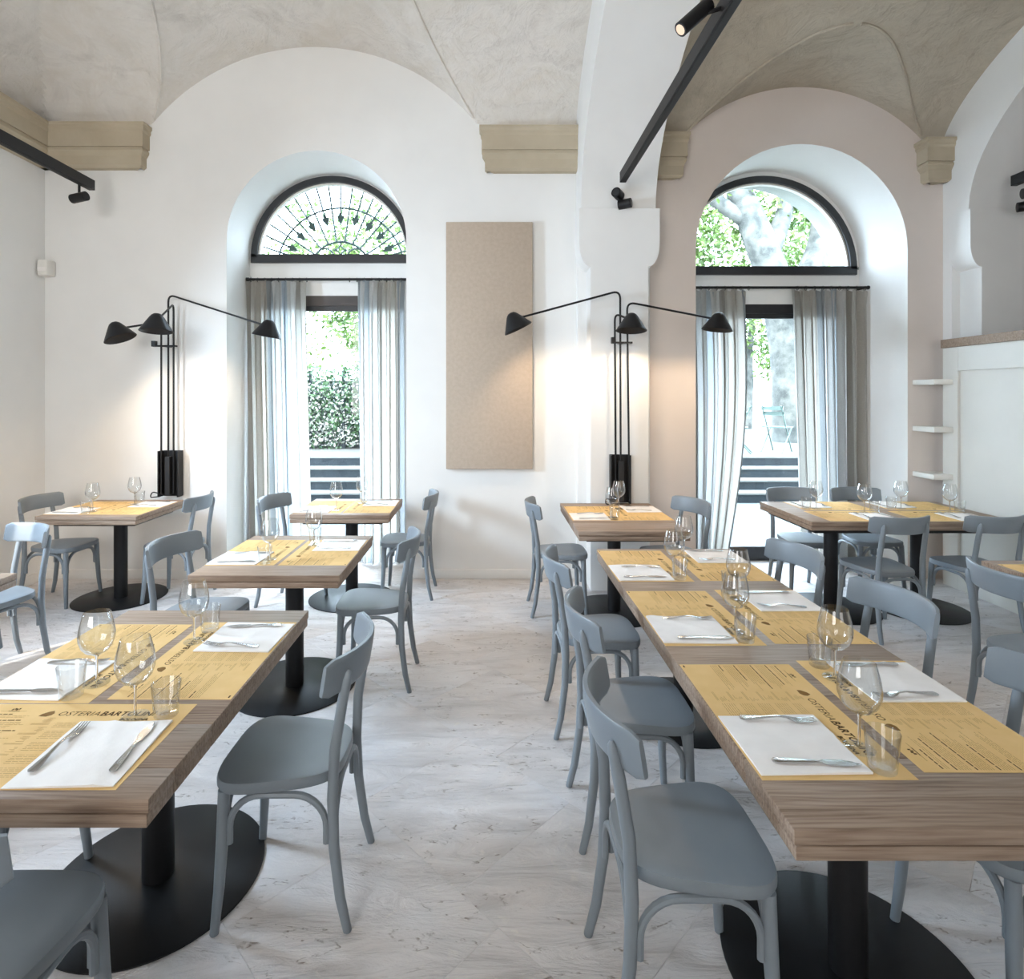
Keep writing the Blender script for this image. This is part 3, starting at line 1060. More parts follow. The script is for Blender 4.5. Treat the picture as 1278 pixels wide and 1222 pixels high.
def lamp(label, px, pw, pz0, pz1, yw, rods, shades, brx):
    o = thing('wall_lamp', label, 'wall lamp', (px, yw, pz0), 0, 'black three-armed wall lamps')
    base = Vector((px, yw, pz0))
    yr = yw - 0.085
    ob('back_box', bbox(-pw / 2, -0.03, 0, pw / 2, 0.0, pz1 - pz0, 0.003), 'black', o, smooth=False)
    for sx in (-1, 1):
        ob('side_flange', bbox(sx * pw / 2 - 0.006, -0.10, 0, sx * pw / 2 + 0.006, -0.03, pz1 - pz0, 0.002), 'black', o, smooth=False)
    ob('rod_socket', bbox(-0.022, -0.11, 0.02, 0.022, -0.03, pz1 - pz0 - 0.05, 0.003), 'wire', o, smooth=False)
    bm = bmesh.new()
    tube(bm, smooth_path([(-pw * 0.3, -0.08, 0.02), (-pw * 0.8, -0.10, 0.05), (-pw * 0.85, -0.12, -0.0), (-pw * 0.3, -0.13, 0.012)], 0.04), 0.005, 6)
    ob('cable', bm, 'wire', o)
    # bracket holding the rods off the wall
    bx0, bx1, bz = brx
    bm = bbox(bx0 - px, yr - yw - 0.018, bz - pz0 - 0.007, bx1 - px, yr - yw + 0.018, bz - pz0 + 0.007)
    box(bm, (bx0 + bx1) / 2 - px - 0.02, yr - yw, bz - pz0 - 0.006, (bx0 + bx1) / 2 - px + 0.02, 0.0, bz - pz0 + 0.006)
    box(bm, bx0 - px - 0.004, yr - yw - 0.02, bz - pz0 - 0.005, bx0 - px + 0.030, yr - yw + 0.02, bz - pz0 + 0.045)
    ob('bracket', bm, 'black', o, smooth=False)
    for (xb, xt, zt), (sx, sy, sz, ax) in zip(rods, shades):
        ax = Vector(ax).normalized()            # from the rim up to the crown
        C = Vector((sx, sy, sz)) - base         # centre of rim
        crown = C + ax * 0.145
        neck = C + ax * 0.085
        elbow = Vector((xt, yr, zt)) - base
        dirn = (neck - elbow).normalized()
        end = neck - dirn * 0.03
        bm = bmesh.new()
        tube(bm, smooth_path([Vector((xb, yr, pz0 + 0.03)) - base, elbow, end + dirn * 0.03], 0.07), 0.0085, 8)
        ob('arm', bm, 'black', o)
        q = ax.to_track_quat('Z', 'Y').to_matrix().to_4x4()
        T = Matrix.Translation(C) @ q
        bm = bmesh.new()
        prof = [(0.122, 0.0), (0.108, 0.024), (0.088, 0.056), (0.069, 0.087), (0.052, 0.114), (0.040, 0.130), (0.025, 0.141), (0.0, 0.146)]
        inn = [(r_ * 0.975, z_ - 0.002) for r_, z_ in prof]
        lathe(bm, inn[::-1][:0] + prof, 28)
        lathe(bm, inn, 28)
        bmesh.ops.transform(bm, matrix=T, verts=bm.verts[:])
        sh = bmesh.ops.recalc_face_normals
        me = mesh(bm, 'shade')
        s_ = ob('shade', me, 'black', o)
        bm = bmesh.new()
        bmesh.ops.create_uvsphere(bm, u_segments=12, v_segments=8, radius=0.026)
        bmesh.ops.transform(bm, matrix=Matrix.Translation(C + ax * 0.072), verts=bm.verts[:])
        ob('bulb', bm, 'bulb', s_)
        L = light('lamp_glow', 'SPOT', C + ax * 0.040 + base, 17, (1.0, 0.77, 0.54), target=C - ax + base, spot_size=R(140), spot_blend=0.6, shadow_soft_size=0.03)
    return o
lamp('black three-armed wall lamp above the far left table', -2.86, 0.172, 0.755, 1.165, 5.225,
     [(-2.925, -2.925, 2.315), (-2.862, -2.862, 2.56), (-2.815, -2.815, 2.475)],
     [(-3.02, 4.72, 2.125, (-0.42, 0, 1)), (-1.905, 4.93, 2.165, (0.18, 0, 1)), (-2.63, 4.55, 2.165, (-0.02, 0.12, 1))], (-3.0, -2.79, 2.10))
lamp('black three-armed wall lamp on the central pillar', 1.095, 0.158, 0.755, 1.160, 4.902,
     [(1.055, 1.045, 2.345), (1.096, 1.09, 2.535), (1.168, 1.148, 2.44)],
     [(1.135, 4.62, 2.178, (0.05, 0.12, 1)), (0.235, 4.72, 2.205, (-0.48, 0, 1)), (1.86, 4.72, 2.195, (0.14, 0, 1))], (1.02, 1.19, 2.10))

# ------------------------------------------------------------------ tables
TOP = 0.75
def make_table(label, x0, x1, y0, y1, poles, leaves=(), axis='Y', group='ash topped tables on black pedestals'):
    """leaves: cut positions along the axis between base boards and pulled-out leaves"""
    cx, cy = (x0 + x1) / 2, (y0 + y1) / 2
    o = thing('dining_table', label, 'table', (cx, cy, 0), 0, group)
    a0, a1 = (y0 - cy, y1 - cy) if axis == 'Y' else (x0 - cx, x1 - cx)
    b0, b1 = (x0 - cx, x1 - cx) if axis == 'Y' else (y0 - cy, y1 - cy)
    off = cy if axis == 'Y' else cx
    cuts = [a0] + [c - off for c in leaves] + [a1]
    for p, q in zip(cuts, cuts[1:]):
        for nm, z0, z1, ins in (('top_board', TOP - 0.032, TOP, 0.0), ('under_board', TOP - 0.065, TOP - 0.0350, 0.004)):
            e = 0.0012
            if axis == 'Y':
                bm = bbox(b0 + ins, p + e, z0, b1 - ins, q - e, z1, 0.0025)
            else:
                bm = bbox(p + e, b0 + ins, z0, q - e, b1 - ins, z1, 0.0025)
            ob(nm, bm, 'wood', o)
    if axis == 'Y':
        ob('steel_frame', bbox(b0 + 0.07, a0 + 0.10, TOP - 0.095, b1 - 0.07, a1 - 0.06, TOP - 0.0645, 0.002), 'black', o, smooth=False)
    else:
        ob('steel_frame', bbox(a0 + 0.05, b0 + 0.05, TOP - 0.095, a1 - 0.05, b1 - 0.05, TOP - 0.0645, 0.002), 'black', o, smooth=False)
    for px, py in poles:
        bm = bmesh.new()
        lathe(bm, [(0.0, 0.0075), (0.050, 0.0075), (0.050, TOP - 0.095), (0.0, TOP - 0.095)], 28, (px - cx, py - cy))
        ob('pole', bm, 'black', o)
        bm = bmesh.new()
        lathe(bm, [(0.0, 0.0), (0.338, 0.0), (0.342, 0.0015), (0.342, 0.006), (0.3395, 0.0075), (0.0, 0.0075)], 64, (px - cx, py - cy))
        ob('base_disc', bm, 'disc', o)
    return o
make_table('front left ash table set for three, its front leaf pulled out', -1.52, -0.762, 1.288, 2.43, [(-1.14, 1.985)], (1.40, 1.588))
make_table('middle left ash table between the front left and window tables', -1.52, -0.755, 2.90, 3.735, [(-1.115, 3.30)])
make_table('pale ash table in front of the left window curtains', -1.525, -0.765, 4.39, 5.08, [(-1.13, 4.735)])
make_table('far left ash table under the left wall lamp', -3.416, -2.655, 4.33, 5.03, [(-3.03, 4.74)])
make_table('long ash table at front right set for six', 0.632, 1.412, 1.196, 3.41, [(1.03, 1.66), (1.02, 3.04)], (1.437, 2.38))
make_table('ash table against the central pillar under its lamp', 0.594, 1.345, 3.85, 4.87, [(0.96, 4.45)], (4.11,))
make_table('dark edged double table by the white partition', 2.315, 3.81, 4.146, 4.947, [(2.66, 4.50), (3.34, 4.50)], (3.06,), 'X')
make_table('brown table corner at the right frame edge', 2.70, 3.46, 2.41, 3.17, [(3.08, 2.79)])
make_table('table corner at the left frame edge', -3.17, -2.41, 2.18, 2.945, [(-2.79, 2.56)])

# ------------------------------------------------------------------ chairs
def chair_proto():
    o = thing('dining_chair', '', 'chair', (0, 0, 0), 0, 'grey-blue bentwood dining chairs')
    # seat
    bm = bmesh.new()
    nseg = 48
    def outline(s):
        pts = []
        for k in range(nseg):
            a = 2 * PI * k / nseg
            c, s_ = math.cos(a), math.sin(a)
            e = 2 / 3.7
            x = math.copysign(abs(c) ** e, c) * 0.214
            y = math.copysign(abs(s_) ** e, s_) * 0.198
            x *= 1.0 + 0.30 * (y - 0.198) / 0.396
            pts.append((x * s, y * s))
        return pts
    rings = [(0.0, 0.456, 0), (0.35, 0.4565, 0), (0.7, 0.459, 0), (0.93, 0.463, 0), (0.985, 0.461, 0), (1.0, 0.452, 0), (1.0, 0.436, 0), (0.985, 0.428, 0), (0.9, 0.426, 0), (0.0, 0.426, 0)]
    prev = None
    for s, z, _ in rings:
        cur = [bm.verts.new((0, 0.0, z))] if s == 0 else [bm.verts.new((x, y, z)) for x, y in outline(s)]
        if prev is not None:
            for k in range(nseg):
                k2 = (k + 1) % nseg
                if len(prev) == 1:
                    bm.faces.new((prev[0], cur[k], cur[k2]))
                elif len(cur) == 1:
                    bm.faces.new((prev[k], cur[0], prev[k2]))
                else:
                    bm.faces.new((prev[k], cur[k], cur[k2], prev[k2]))
        prev = cur
    ob('seat', bm, 'chair', o)
    # backrest: wide bent board, leaning back
    bm = bmesh.new()
    n, hz = 20, 7
    th = 0.021
    prof = [(0.730, 0.0), (0.733, 0.5), (0.742, 0.9), (0.785, 1.0), (0.826, 0.95), (0.841, 0.6), (0.845, 0.0)]
    front, back = [], []
    def board(x, z, t):
        y = -0.252 + 0.088 * (abs(x) / 0.22) ** 2.0 - (z - 0.73) * 0.16
        # normal in plan
        d = 2 * 0.088 * x / 0.22 ** 2
        nx, ny = -d, 1.0
        l = math.hypot(nx, ny)
        return (x + nx / l * t, y + ny / l * t, z)
    for i in range(n + 1):
        u = -1 + 2 * i / n
        x = 0.221 * u
        e = 0.0
        if abs(u) > 0.9:
            e = ((abs(u) - 0.9) / 0.1) ** 2 * 0.012
        fr, bk = [], []
        for z, w in prof:
            zz = z + (e if z < 0.785 else -e)
            tw = th / 2 * (0.55 + 0.45 * w) * (1.0 if abs(u) < 0.97 else 0.8)
            fr.append(bm.verts.new(board(x, zz, tw)))
            bk.append(bm.verts.new(board(x, zz, -tw)))
        front.append(fr)
        back.append(bk)
    for i in range(n):
        for j in range(len(prof) - 1):
            bm.faces.new((front[i][j], front[i + 1][j], front[i + 1][j + 1], front[i][j + 1]))
            bm.faces.new((back[i][j], back[i][j + 1], back[i + 1][j + 1], back[i + 1][j]))
        bm.faces.new((front[i][0], back[i][0], back[i + 1][0], front[i + 1][0]))
        bm.faces.new((front[i][-1], front[i + 1][-1], back[i + 1][-1], back[i][-1]))
    for i in (0, n):
        for j in range(len(prof) - 1):
            bm.faces.new((front[i][j], front[i][j + 1], back[i][j + 1], back[i][j]))
    ob('backrest', bm, 'chair', o)
    # legs
    for sx in (-1, 1):
        bm = bmesh.new()
        tube(bm, [(sx * 0.167, 0.150, 0.430), (sx * 0.172, 0.153, 0.28), (sx * 0.180, 0.160, 0.13), (sx * 0.190, 0.170, 0.002), (sx * 0.190, 0.170, 0.0)], [0.018, 0.0185, 0.016, 0.0135, 0.012], 12)
        ob('leg', bm, 'chair', o)
    for sx in (-1, 1):
        bm = bmesh.new()
        P = [(0.178, -0.236, 0.0), (0.178, -0.236, 0.002), (0.174, -0.212, 0.10), (0.168, -0.192, 0.25), (0.163, -0.186, 0.40), (0.160, -0.192, 0.55), (0.157, -0.216, 0.70), (0.156, -0.229, 0.765), (0.156, -0.234, 0.786), (0.156, -0.235, 0.796)]
        tube(bm, [(sx * x, y, z) for x, y, z in P], [0.012, 0.0135, 0.0155, 0.017, 0.0175, 0.017, 0.0165, 0.0155, 0.011, 0.004], 12)
        ob('leg', bm, 'chair', o)
    # bentwood braces
    def brace(p0, p1):
        bm = bmesh.new()
        p0, p1 = Vector(p0), Vector(p1)
        zt, zb = 0.414, 0.265
        pts = [p0 + Vector((0, 0, zb)), p0 + Vector((0, 0, zb + 0.05))]
        m = 7
        rr = 0.10
        d = (p1 - p0).normalized()
        for i in range(m + 1):
            t = PI / 2 * i / m
            pts.append(p0 + d * rr * (1 - math.cos(t)) + Vector((0, 0, zt - rr + rr * math.sin(t))))
        for i in range(m + 1):
            t = PI / 2 * (1 - i / m)
            pts.append(p1 - d * rr * (1 - math.cos(t)) + Vector((0, 0, zt - rr + rr * math.sin(t))))
        pts += [p1 + Vector((0, 0, zb + 0.05)), p1 + Vector((0, 0, zb))]
        tube(bm, pts, 0.0105, 8)
        return bm
    ob('brace', brace((-0.152, 0.150, 0), (0.152, 0.150, 0)), 'chair', o)
    ob('brace', brace((-0.146, -0.190, 0), (0.146, -0.190, 0)), 'chair', o)
    for sx in (-1, 1):
        ob('brace', brace((sx * 0.170, 0.131, 0), (sx * 0.168, -0.168, 0)), 'chair', o)
    return o

CH = chair_proto()
index_kids()
CHAIRS = [
    (-1.12, 1.255, 0, 'grey chair at the bottom left corner with only its seat corner showing'),
    (-1.60, 1.87, -90, 'grey chair mostly hidden behind the left side of the front left table'),
    (-2.96, 3.42, 154, 'sunlit pale blue chair at the left edge behind the cut-off table corner'),
    (-1.605, 3.25, -99, 'blue-grey chair on the left side of the middle left table'),
    (-1.56, 4.63, -103, 'blue-grey chair on the left of the table by the left window'),
    (-0.705, 4.85, 90, 'slim looking chair seen side on, right of the table by the left window'),
    (-0.683, 3.395, 90, 'blue chair on the right side of the middle left table'),
    (-0.675, 1.96, 90, 'large grey chair on the right side of the front left table'),
    (-3.455, 4.68, -92, 'grey chair in the far left corner, left of the lamp table'),
    (-2.585, 4.76, 90, 'pale blue chair right of the far left table, back to the window'),
    (0.538, 1.59, -90, 'largest grey chair at the near end of the long right table, left side'),
    (0.572, 2.265, -90, 'grey chair second from the front on the left of the long table'),
    (0.55, 2.966, -88, 'grey chair farthest along the left side of the long table'),
    (0.55, 4.485, -89, 'pale blue chair on the left of the pillar table'),
    (1.40, 4.45, 110, 'grey chair on the right of the pillar table before the curtain'),
    (1.445, 3.06, 99, 'grey-blue chair farthest along the right side of the long table'),
    (1.475, 2.36, 98, 'grey-blue chair in the middle of the right side of the long table'),
    (1.46, 1.64, 95, 'grey chair at the near right of the long table, cut by the frame'),
    (2.61, 2.71, -90, 'grey chair with concave back at the small brown table, right edge'),
    (3.44, 4.12, 4, 'dark grey chair nearest the white partition, back to the camera'),
    (2.76, 4.09, 6, 'dark grey chair at the front left of the partition table, back to camera'),
    (2.65, 4.88, 180, 'dark grey chair behind the partition table in front of the glass door'),
    (3.21, 4.88, 180, 'dark grey chair behind the partition table in front of the wide curtain'),
]
for k, (x, y, a, lab) in enumerate(CHAIRS):
    if k == 0:
        CH.location = (x, y, 0)
        CH.rotation_euler = (0, 0, R(a))
        CH['label'] = lab
    else:
        dup(CH, (x, y, 0), R(a), lab)

# ------------------------------------------------------------------ tableware
def text_mesh(s, size, shear=0.0, offset=0.0, spacing=1.0):
    cu = bpy.data.curves.new('lettering', 'FONT')
    cu.body = s
    cu.size = size
    cu.shear = shear
    cu.offset = offset
    cu.space_character = spacing
    cu.resolution_u = 2
    o = bpy.data.objects.new('lettering', cu)
    COL.objects.link(o)
    dg = bpy.context.evaluated_depsgraph_get()
    dg.update()
    me = bpy.data.meshes.new_from_object(o.evaluated_get(dg))
    bpy.data.objects.remove(o)
    return me

def join_text(bm, me, x, y, z):
    v0 = len(bm.verts)
    bm.from_mesh(me)
    bm.verts.ensure_lookup_table()
    for v in bm.verts[v0:]:
        v.co.x += x; v.co.y += y; v.co.z = z
    w = max(v.co.x for v in bm.verts[v0:])
    return w

ZP = 0.0011
def flat(bm, x0, y0, x1, y1, z=ZP):
    bm.faces.new([bm.verts.new(p) for p in ((x0, y0, z), (x1, y0, z), (x1, y1, z), (x0, y1, z))])

def mat_proto():
    o = thing('placemat', '', 'placemat', (0, 0, 0), 0, 'yellow paper placemats')
    ob('paper', bbox(-0.292, -0.184, 0.0, 0.292, 0.184, 0.0008), 'mat', o, smooth=False)
    bm = bmesh.new()
    x = -0.075
    x = join_text(bm, text_mesh('OSTERIA', 0.030, 0.18, 0.0, 1.02), x, 0.122, ZP)
    x = join_text(bm, text_mesh('BARTOLINI', 0.030, 0.18, 0.0009, 1.02), x + 0.002, 0.122, ZP)
    x = join_text(bm, text_mesh('BOLOGNA', 0.016, 0.15, 0.0007, 1.0), x - 0.085, 0.098, ZP)
    ob('title', bm, 'ink', o, smooth=False)
    # leaf-like emblem before the title
    bm = bmesh.new()
    pts = [(-0.122, 0.119), (-0.100, 0.117), (-0.089, 0.124), (-0.087, 0.134), (-0.096, 0.147), (-0.108, 0.142), (-0.120, 0.130)]
    f = bm.faces.new([bm.verts.new((a, b, ZP)) for a, b in pts])
    bmesh.ops.triangulate(bm, faces=[f])
    ob('emblem', bm, 'emblem', o, smooth=False)
    r = random.Random(4)
    hd, ln = bmesh.new(), bmesh.new()
    # small mark in the upper left corner
    for a in range(4):
        flat(hd, -0.224 + a * 0.006, 0.150 + (0.004 if a % 2 else 0), -0.219 + a * 0.006, 0.158 + (0.003 if a % 2 else 0))
    flat(hd, -0.228, 0.144, -0.196, 0.147)
    flat(ln, -0.250, 0.1445, -0.175, 0.146)
    y = 0.128
    for hx, hw, nl in ((-0.280, 0.075, 2), (-0.284, 0.125, 5), (-0.284, 0.150, 6), (-0.284, 0.098, 5), (-0.284, 0.040, 4)):
        x = hx
        while x < hx + hw:
            w = r.uniform(0.010, 0.026)
            flat(hd, x, y, min(x + w, hx + hw + 0.004), y + 0.0034)
            x += w + 0.003
        y -= 0.0085
        for _ in range(nl):
            x = hx
            end = hx + r.uniform(0.11, 0.165)
            while x < end:
                w = r.uniform(0.006, 0.024)
                flat(ln, x, y, min(x + w, end), y + 0.0014)
                x += w + 0.0025
            y -= 0.0062
        y -= 0.010
    flat(hd, -0.284, -0.176, -0.270, -0.171)
    # row of little drawings and their captions
    for k in range(6):
        yy = 0.10 - k * 0.045
        xx = -0.085 + (k % 2) * 0.01
        for q in range(5):
            flat(ln, xx + r.uniform(-0.012, 0.012), yy + q * 0.005 - 0.01, xx + r.uniform(0.012, 0.02), yy + q * 0.005 - 0.0088)
        for q in range(2):
            flat(ln, -0.112, yy - 0.018 - q * 0.004, -0.112 + 0.05, yy - 0.0168 - q * 0.004)
    # second text column
    y = 0.085
    for nl in (4, 6, 6, 6, 6):
        for _ in range(nl):
            x = -0.045
            end = r.uniform(0.02, 0.075)
            while x < end:
                w = r.uniform(0.006, 0.022)
                flat(ln, x, y, min(x + w, end), y + 0.0013)
                x += w + 0.0025
            y -= 0.0066
        y -= 0.012
    for me in (hd, ln):
        for f in me.faces:
            for v in f.verts:
                v.co.z = ZP
    ob('headings', hd, 'ink', o, smooth=False, kind='stuff')
    ob('small_print', ln, 'ink_soft', o, smooth=False, kind='stuff')
    return o

def napkin_mesh(seed):
    r = random.Random(seed)
    bm = bmesh.new()
    w, h = 0.252, 0.268
    nx, ny = 16, 18
    ph = [r.uniform(0, 6) for _ in range(6)]
    def z(x, y):
        e = max(0, (abs(x) / (w / 2)) ** 6) + max(0, (abs(y) / (h / 2)) ** 6)
        d = 0.5 * (x * math.cos(ph[4]) + y * math.sin(ph[4]))
        cr = math.exp(-((x * math.cos(ph[5]) + y * math.sin(ph[5]) - 0.02) / 0.010) ** 2) * 0.0030
        return 0.0045 + 0.0022 * math.sin(22 * x + ph[0]) * math.sin(17 * y + ph[1]) + 0.0007 * math.sin(60 * d + ph[2]) + cr - 0.0006 * e
    T, B = [], []
    for j in range(ny + 1):
        a, b = [], []
        for i in range(nx + 1):
            x, y = -w / 2 + w * i / nx, -h / 2 + h * j / ny
            sh = 1 + 0.012 * math.sin(7 * y + ph[3])
            a.append(bm.verts.new((x * sh, y, z(x, y))))
            b.append(bm.verts.new((x * sh, y, 0.0)))
        T.append(a); B.append(b)
    for j in range(ny):
        for i in range(nx):
            bm.faces.new((T[j][i], T[j][i + 1], T[j + 1][i + 1], T[j + 1][i]))
            bm.faces.new((B[j][i], B[j + 1][i], B[j + 1][i + 1], B[j][i + 1]))
    for i in range(nx):
        bm.faces.new((T[0][i], B[0][i], B[0][i + 1], T[0][i + 1]))
        bm.faces.new((T[ny][i], T[ny][i + 1], B[ny][i + 1], B[ny][i]))
    for j in range(ny):
        bm.faces.new((T[j][0], T[j + 1][0], B[j + 1][0], B[j][0]))
        bm.faces.new((T[j][nx], B[j][nx], B[j + 1][nx], T[j + 1][nx]))
    return mesh(bm, 'napkin', True, 50)

def strip(bm, rows, cx=0.0):
    """rows of (y, z, halfwidth, thickness[, x]): a flat bar with rectangular section, crowned on top"""
    rings = []
    for row in rows:
        y, z, hw, th = row[:4]
        x = cx + (row[4] if len(row) > 4 else 0)
        rings.append([bm.verts.new(p) for p in ((x - hw, y, z), (x + hw, y, z), (x + hw, y, z + th * 0.7), (x, y, z + th), (x - hw, y, z + th * 0.7))])
    for a, b in zip(rings, rings[1:]):
        for k in range(5):
            bm.faces.new((a[k], a[(k + 1) % 5], b[(k + 1) % 5], b[k]))
    bm.faces.new(rings[0][::-1])
    bm.faces.new(rings[-1])

def fork_mesh():
    bm = bmesh.new()
    strip(bm, [(-0.100, 0.0, 0.006, 0.002), (-0.094, 0.0, 0.011, 0.003), (-0.075, 0.0005, 0.0105, 0.004), (-0.04, 0.004, 0.0055, 0.004), (0.0, 0.009, 0.0036, 0.0035), (0.022, 0.008, 0.0045, 0.003),
               (0.034, 0.004, 0.010, 0.0025), (0.048, 0.0015, 0.0125, 0.0022), (0.056, 0.0012, 0.0127, 0.0022)])
    for k in range(4):
        x = -0.0105 + 0.007 * k
        strip(bm, [(0.055, 0.0012, 0.0023, 0.0022), (0.080, 0.003, 0.0021, 0.002), (0.100, 0.0075, 0.0012, 0.0015)], x)
    return mesh(bm, 'fork', True, 40)

def knife_mesh():
    bm = bmesh.new()
    strip(bm, [(-0.105, 0.0, 0.005, 0.002), (-0.100, 0.0, 0.0095, 0.004), (-0.075, 0.0, 0.009, 0.005), (-0.03, 0.0005, 0.006, 0.0045), (0.0, 0.001, 0.0042, 0.004), (0.010, 0.001, 0.0048, 0.003),
               (0.018, 0.0012, 0.010, 0.0018), (0.060, 0.0012, 0.0125, 0.0016, 0.001), (0.085, 0.0012, 0.0085, 0.0014, 0.002), (0.105, 0.0012, 0.001, 0.001, 0.004)])
    return mesh(bm, 'knife', True, 40)

def wine_proto():
    o = thing('wine_glass', '', 'wine glass', (0, 0, 0), 0, 'stemmed wine glasses')
    bm = bmesh.new()
    prof = [(0.004, 0.090), (0.014, 0.092), (0.030, 0.101), (0.043, 0.117), (0.050, 0.138), (0.0510, 0.155), (0.048, 0.178), (0.043, 0.200), (0.0375, 0.222), (0.0368, 0.2225), (0.0425, 0.199), (0.0473, 0.177), (0.0502, 0.155), (0.0492, 0.139), (0.042, 0.118), (0.029, 0.1025), (0.012, 0.0945), (0.0, 0.094)]
    lathe(bm, prof, 32)
    ob('bowl', bm, 'glass', o)
    bm = bmesh.new()
    lathe(bm, [(0.0046, 0.007), (0.0036, 0.015), (0.0034, 0.05), (0.0036, 0.080), (0.0075, 0.0915)], 14)
    ob('stem', bm, 'solid_glass', o)
    bm = bmesh.new()
    lathe(bm, [(0.0, 0.0), (0.036, 0.0), (0.0368, 0.0015), (0.030, 0.0032), (0.014, 0.0046), (0.007, 0.0066), (0.0, 0.0075)], 30)
    ob('foot', bm, 'foot_glass', o)
    return o

def tumbler_mesh():
    bm = bmesh.new()
    lathe(bm, [(0.0, 0.0), (0.029, 0.0), (0.031, 0.003), (0.0385, 0.093), (0.0378, 0.0945), (0.0368, 0.093), (0.0300, 0.020), (0.0265, 0.0135), (0.0, 0.012)], 32)
    return mesh(bm, 'tumbler', True, 40)

MAT = mat_proto()
WINE = wine_proto()
index_kids()
NAPS = [napkin_mesh(s) for s in (1, 2, 3, 4)]
FORK, KNIFE, TUMB = fork_mesh(), knife_mesh(), tumbler_mesh()
first = {'mat': True, 'wine': True}

def setting(cx, cy, rz, where, matw=True, wine=True, tumbler=True, jit=1.0, wine_off=(0, 0), tum_off=(0, 0), sx=1.0, nap_rot=0.0, fork_rot=0.0, knife_rot=0.0):
    r = rnd
    a = R(rz)
    def W_(x, y):
        return (cx + x * math.cos(a) - y * math.sin(a), cy + x * math.sin(a) + y * math.cos(a))
    z0 = TOP
    if first['mat']:
        first['mat'] = False
        o = MAT
        o.location = (cx, cy, z0); o.rotation_euler = (0, 0, a); o['label'] = 'yellow printed paper placemat ' + where
    else:
        o = dup(MAT, (cx, cy, z0), a + R(r.uniform(-0.6, 0.6)) * jit, 'yellow printed paper placemat ' + where)
    o.scale = (sx, 1, 1)
    zm = z0 + 0.0013
    p = W_(0.150 * sx, -0.045)
    n = ob('napkin', NAPS[r.randrange(4)], 'napkin', loc=(p[0], p[1], zm), rotz=a + R(r.uniform(-2, 2)) * jit + R(nap_rot))
    tag(n, 'folded white paper napkin ' + where, 'napkin', 'white paper napkins')
    zn = zm + 0.0068
    p = W_(0.055 * sx + r.uniform(-0.01, 0.01), -0.02 + r.uniform(-0.015, 0.015))
    f = ob('fork', FORK, 'steel', loc=(p[0], p[1], zn), rotz=a + R(r.uniform(-7, 4) + fork_rot))
    tag(f, 'steel fork on the napkin ' + where, 'fork', 'steel forks')
    p = W_(0.245 * sx + r.uniform(-0.008, 0.006), -0.03 + r.uniform(-0.015, 0.015))
    k = ob('knife', KNIFE, 'steel', loc=(p[0], p[1], zn), rotz=a + R(r.uniform(-4, 7) + knife_rot))
    tag(k, 'steel knife on the napkin ' + where, 'knife', 'steel knives')
    if wine:
        p = W_(0.172 * sx + wine_off[0], 0.122 + wine_off[1])
        lab = 'stemmed wine glass ' + where
        if first['wine']:
            first['wine'] = False
            WINE.location = (p[0], p[1], zm); WINE['label'] = lab
        else:
            dup(WINE, (p[0], p[1], zm), r.uniform(0, 6), lab)
    if tumbler:
        p = W_(0.255 * sx + tum_off[0], 0.124 + tum_off[1])
        t = ob('tumbler', TUMB, 'glass', loc=(p[0], p[1], zm), rotz=r.uniform(0, 6))
        tag(t, 'straight water tumbler ' + where, 'tumbler', 'water tumblers')

# front left table
setting(-1.147, 1.503, 0, 'at the near end of the front left table', wine_off=(-0.02, -0.005), tum_off=(-0.02, 0.0))
setting(-1.358, 1.985, -90, 'on the left side of the front left table', wine_off=(0.005, 0.005), tum_off=(0.0, -0.02))
setting(-0.952, 2.005, 90, 'on the right side of the front left table', wine_off=(-0.06, 0.01), tum_off=(-0.04, 0.0))
# middle left table
setting(-1.335, 3.345, -90, 'on the left side of the middle left table', sx=0.93)
setting(-0.945, 3.345, 90, 'on the right side of the middle left table', sx=0.93, tum_off=(-0.05, 0))
# table by the left window
setting(-1.335, 4.72, -90, 'on the left of the table by the left window', sx=0.9, tumbler=False)
setting(-0.955, 4.72, 90, 'on the right of the table by the left window', sx=0.9)
# far left table
setting(-3.225, 4.67, -90, 'on the left side of the far left lamp table', sx=0.93)
setting(-2.85, 4.67, 90, 'on the right side of the far left lamp table', sx=0.93)
# long right table
setting(0.822, 1.645, -90, 'nearest on the left side of the long right table')
setting(1.226, 1.672, 90, 'nearest on the right side of the long right table')
setting(0.816, 2.375, -90, 'midway on the left side of the long right table')
setting(1.226, 2.39, 90, 'midway on the right side of the long right table')
setting(0.812, 3.085, -90, 'farthest on the left side of the long right table', sx=0.96)
setting(1.220, 3.095, 90, 'farthest on the right side of the long right table', sx=0.96, tumbler=False)
# pillar table
setting(0.790, 4.455, -90, 'on the left side of the pillar table', sx=0.93)
setting(1.158, 4.465, 90, 'on the right side of the pillar table', sx=0.93, tumbler=False)
# partition table
setting(2.74, 4.345, 0, 'at the front left place of the partition table', sx=0.95)
setting(3.40, 4.345, 0, 'at the front right place of the partition table', sx=0.95)
setting(2.78, 4.745, 180, 'at the back left place of the partition table', sx=0.95)
setting(3.46, 4.745, 180, 'at the back right place of the partition table', sx=0.95)
# brown table at the right frame edge
setting(2.905, 2.80, -90, 'on the brown table at the right frame edge', wine=False, tumbler=False)

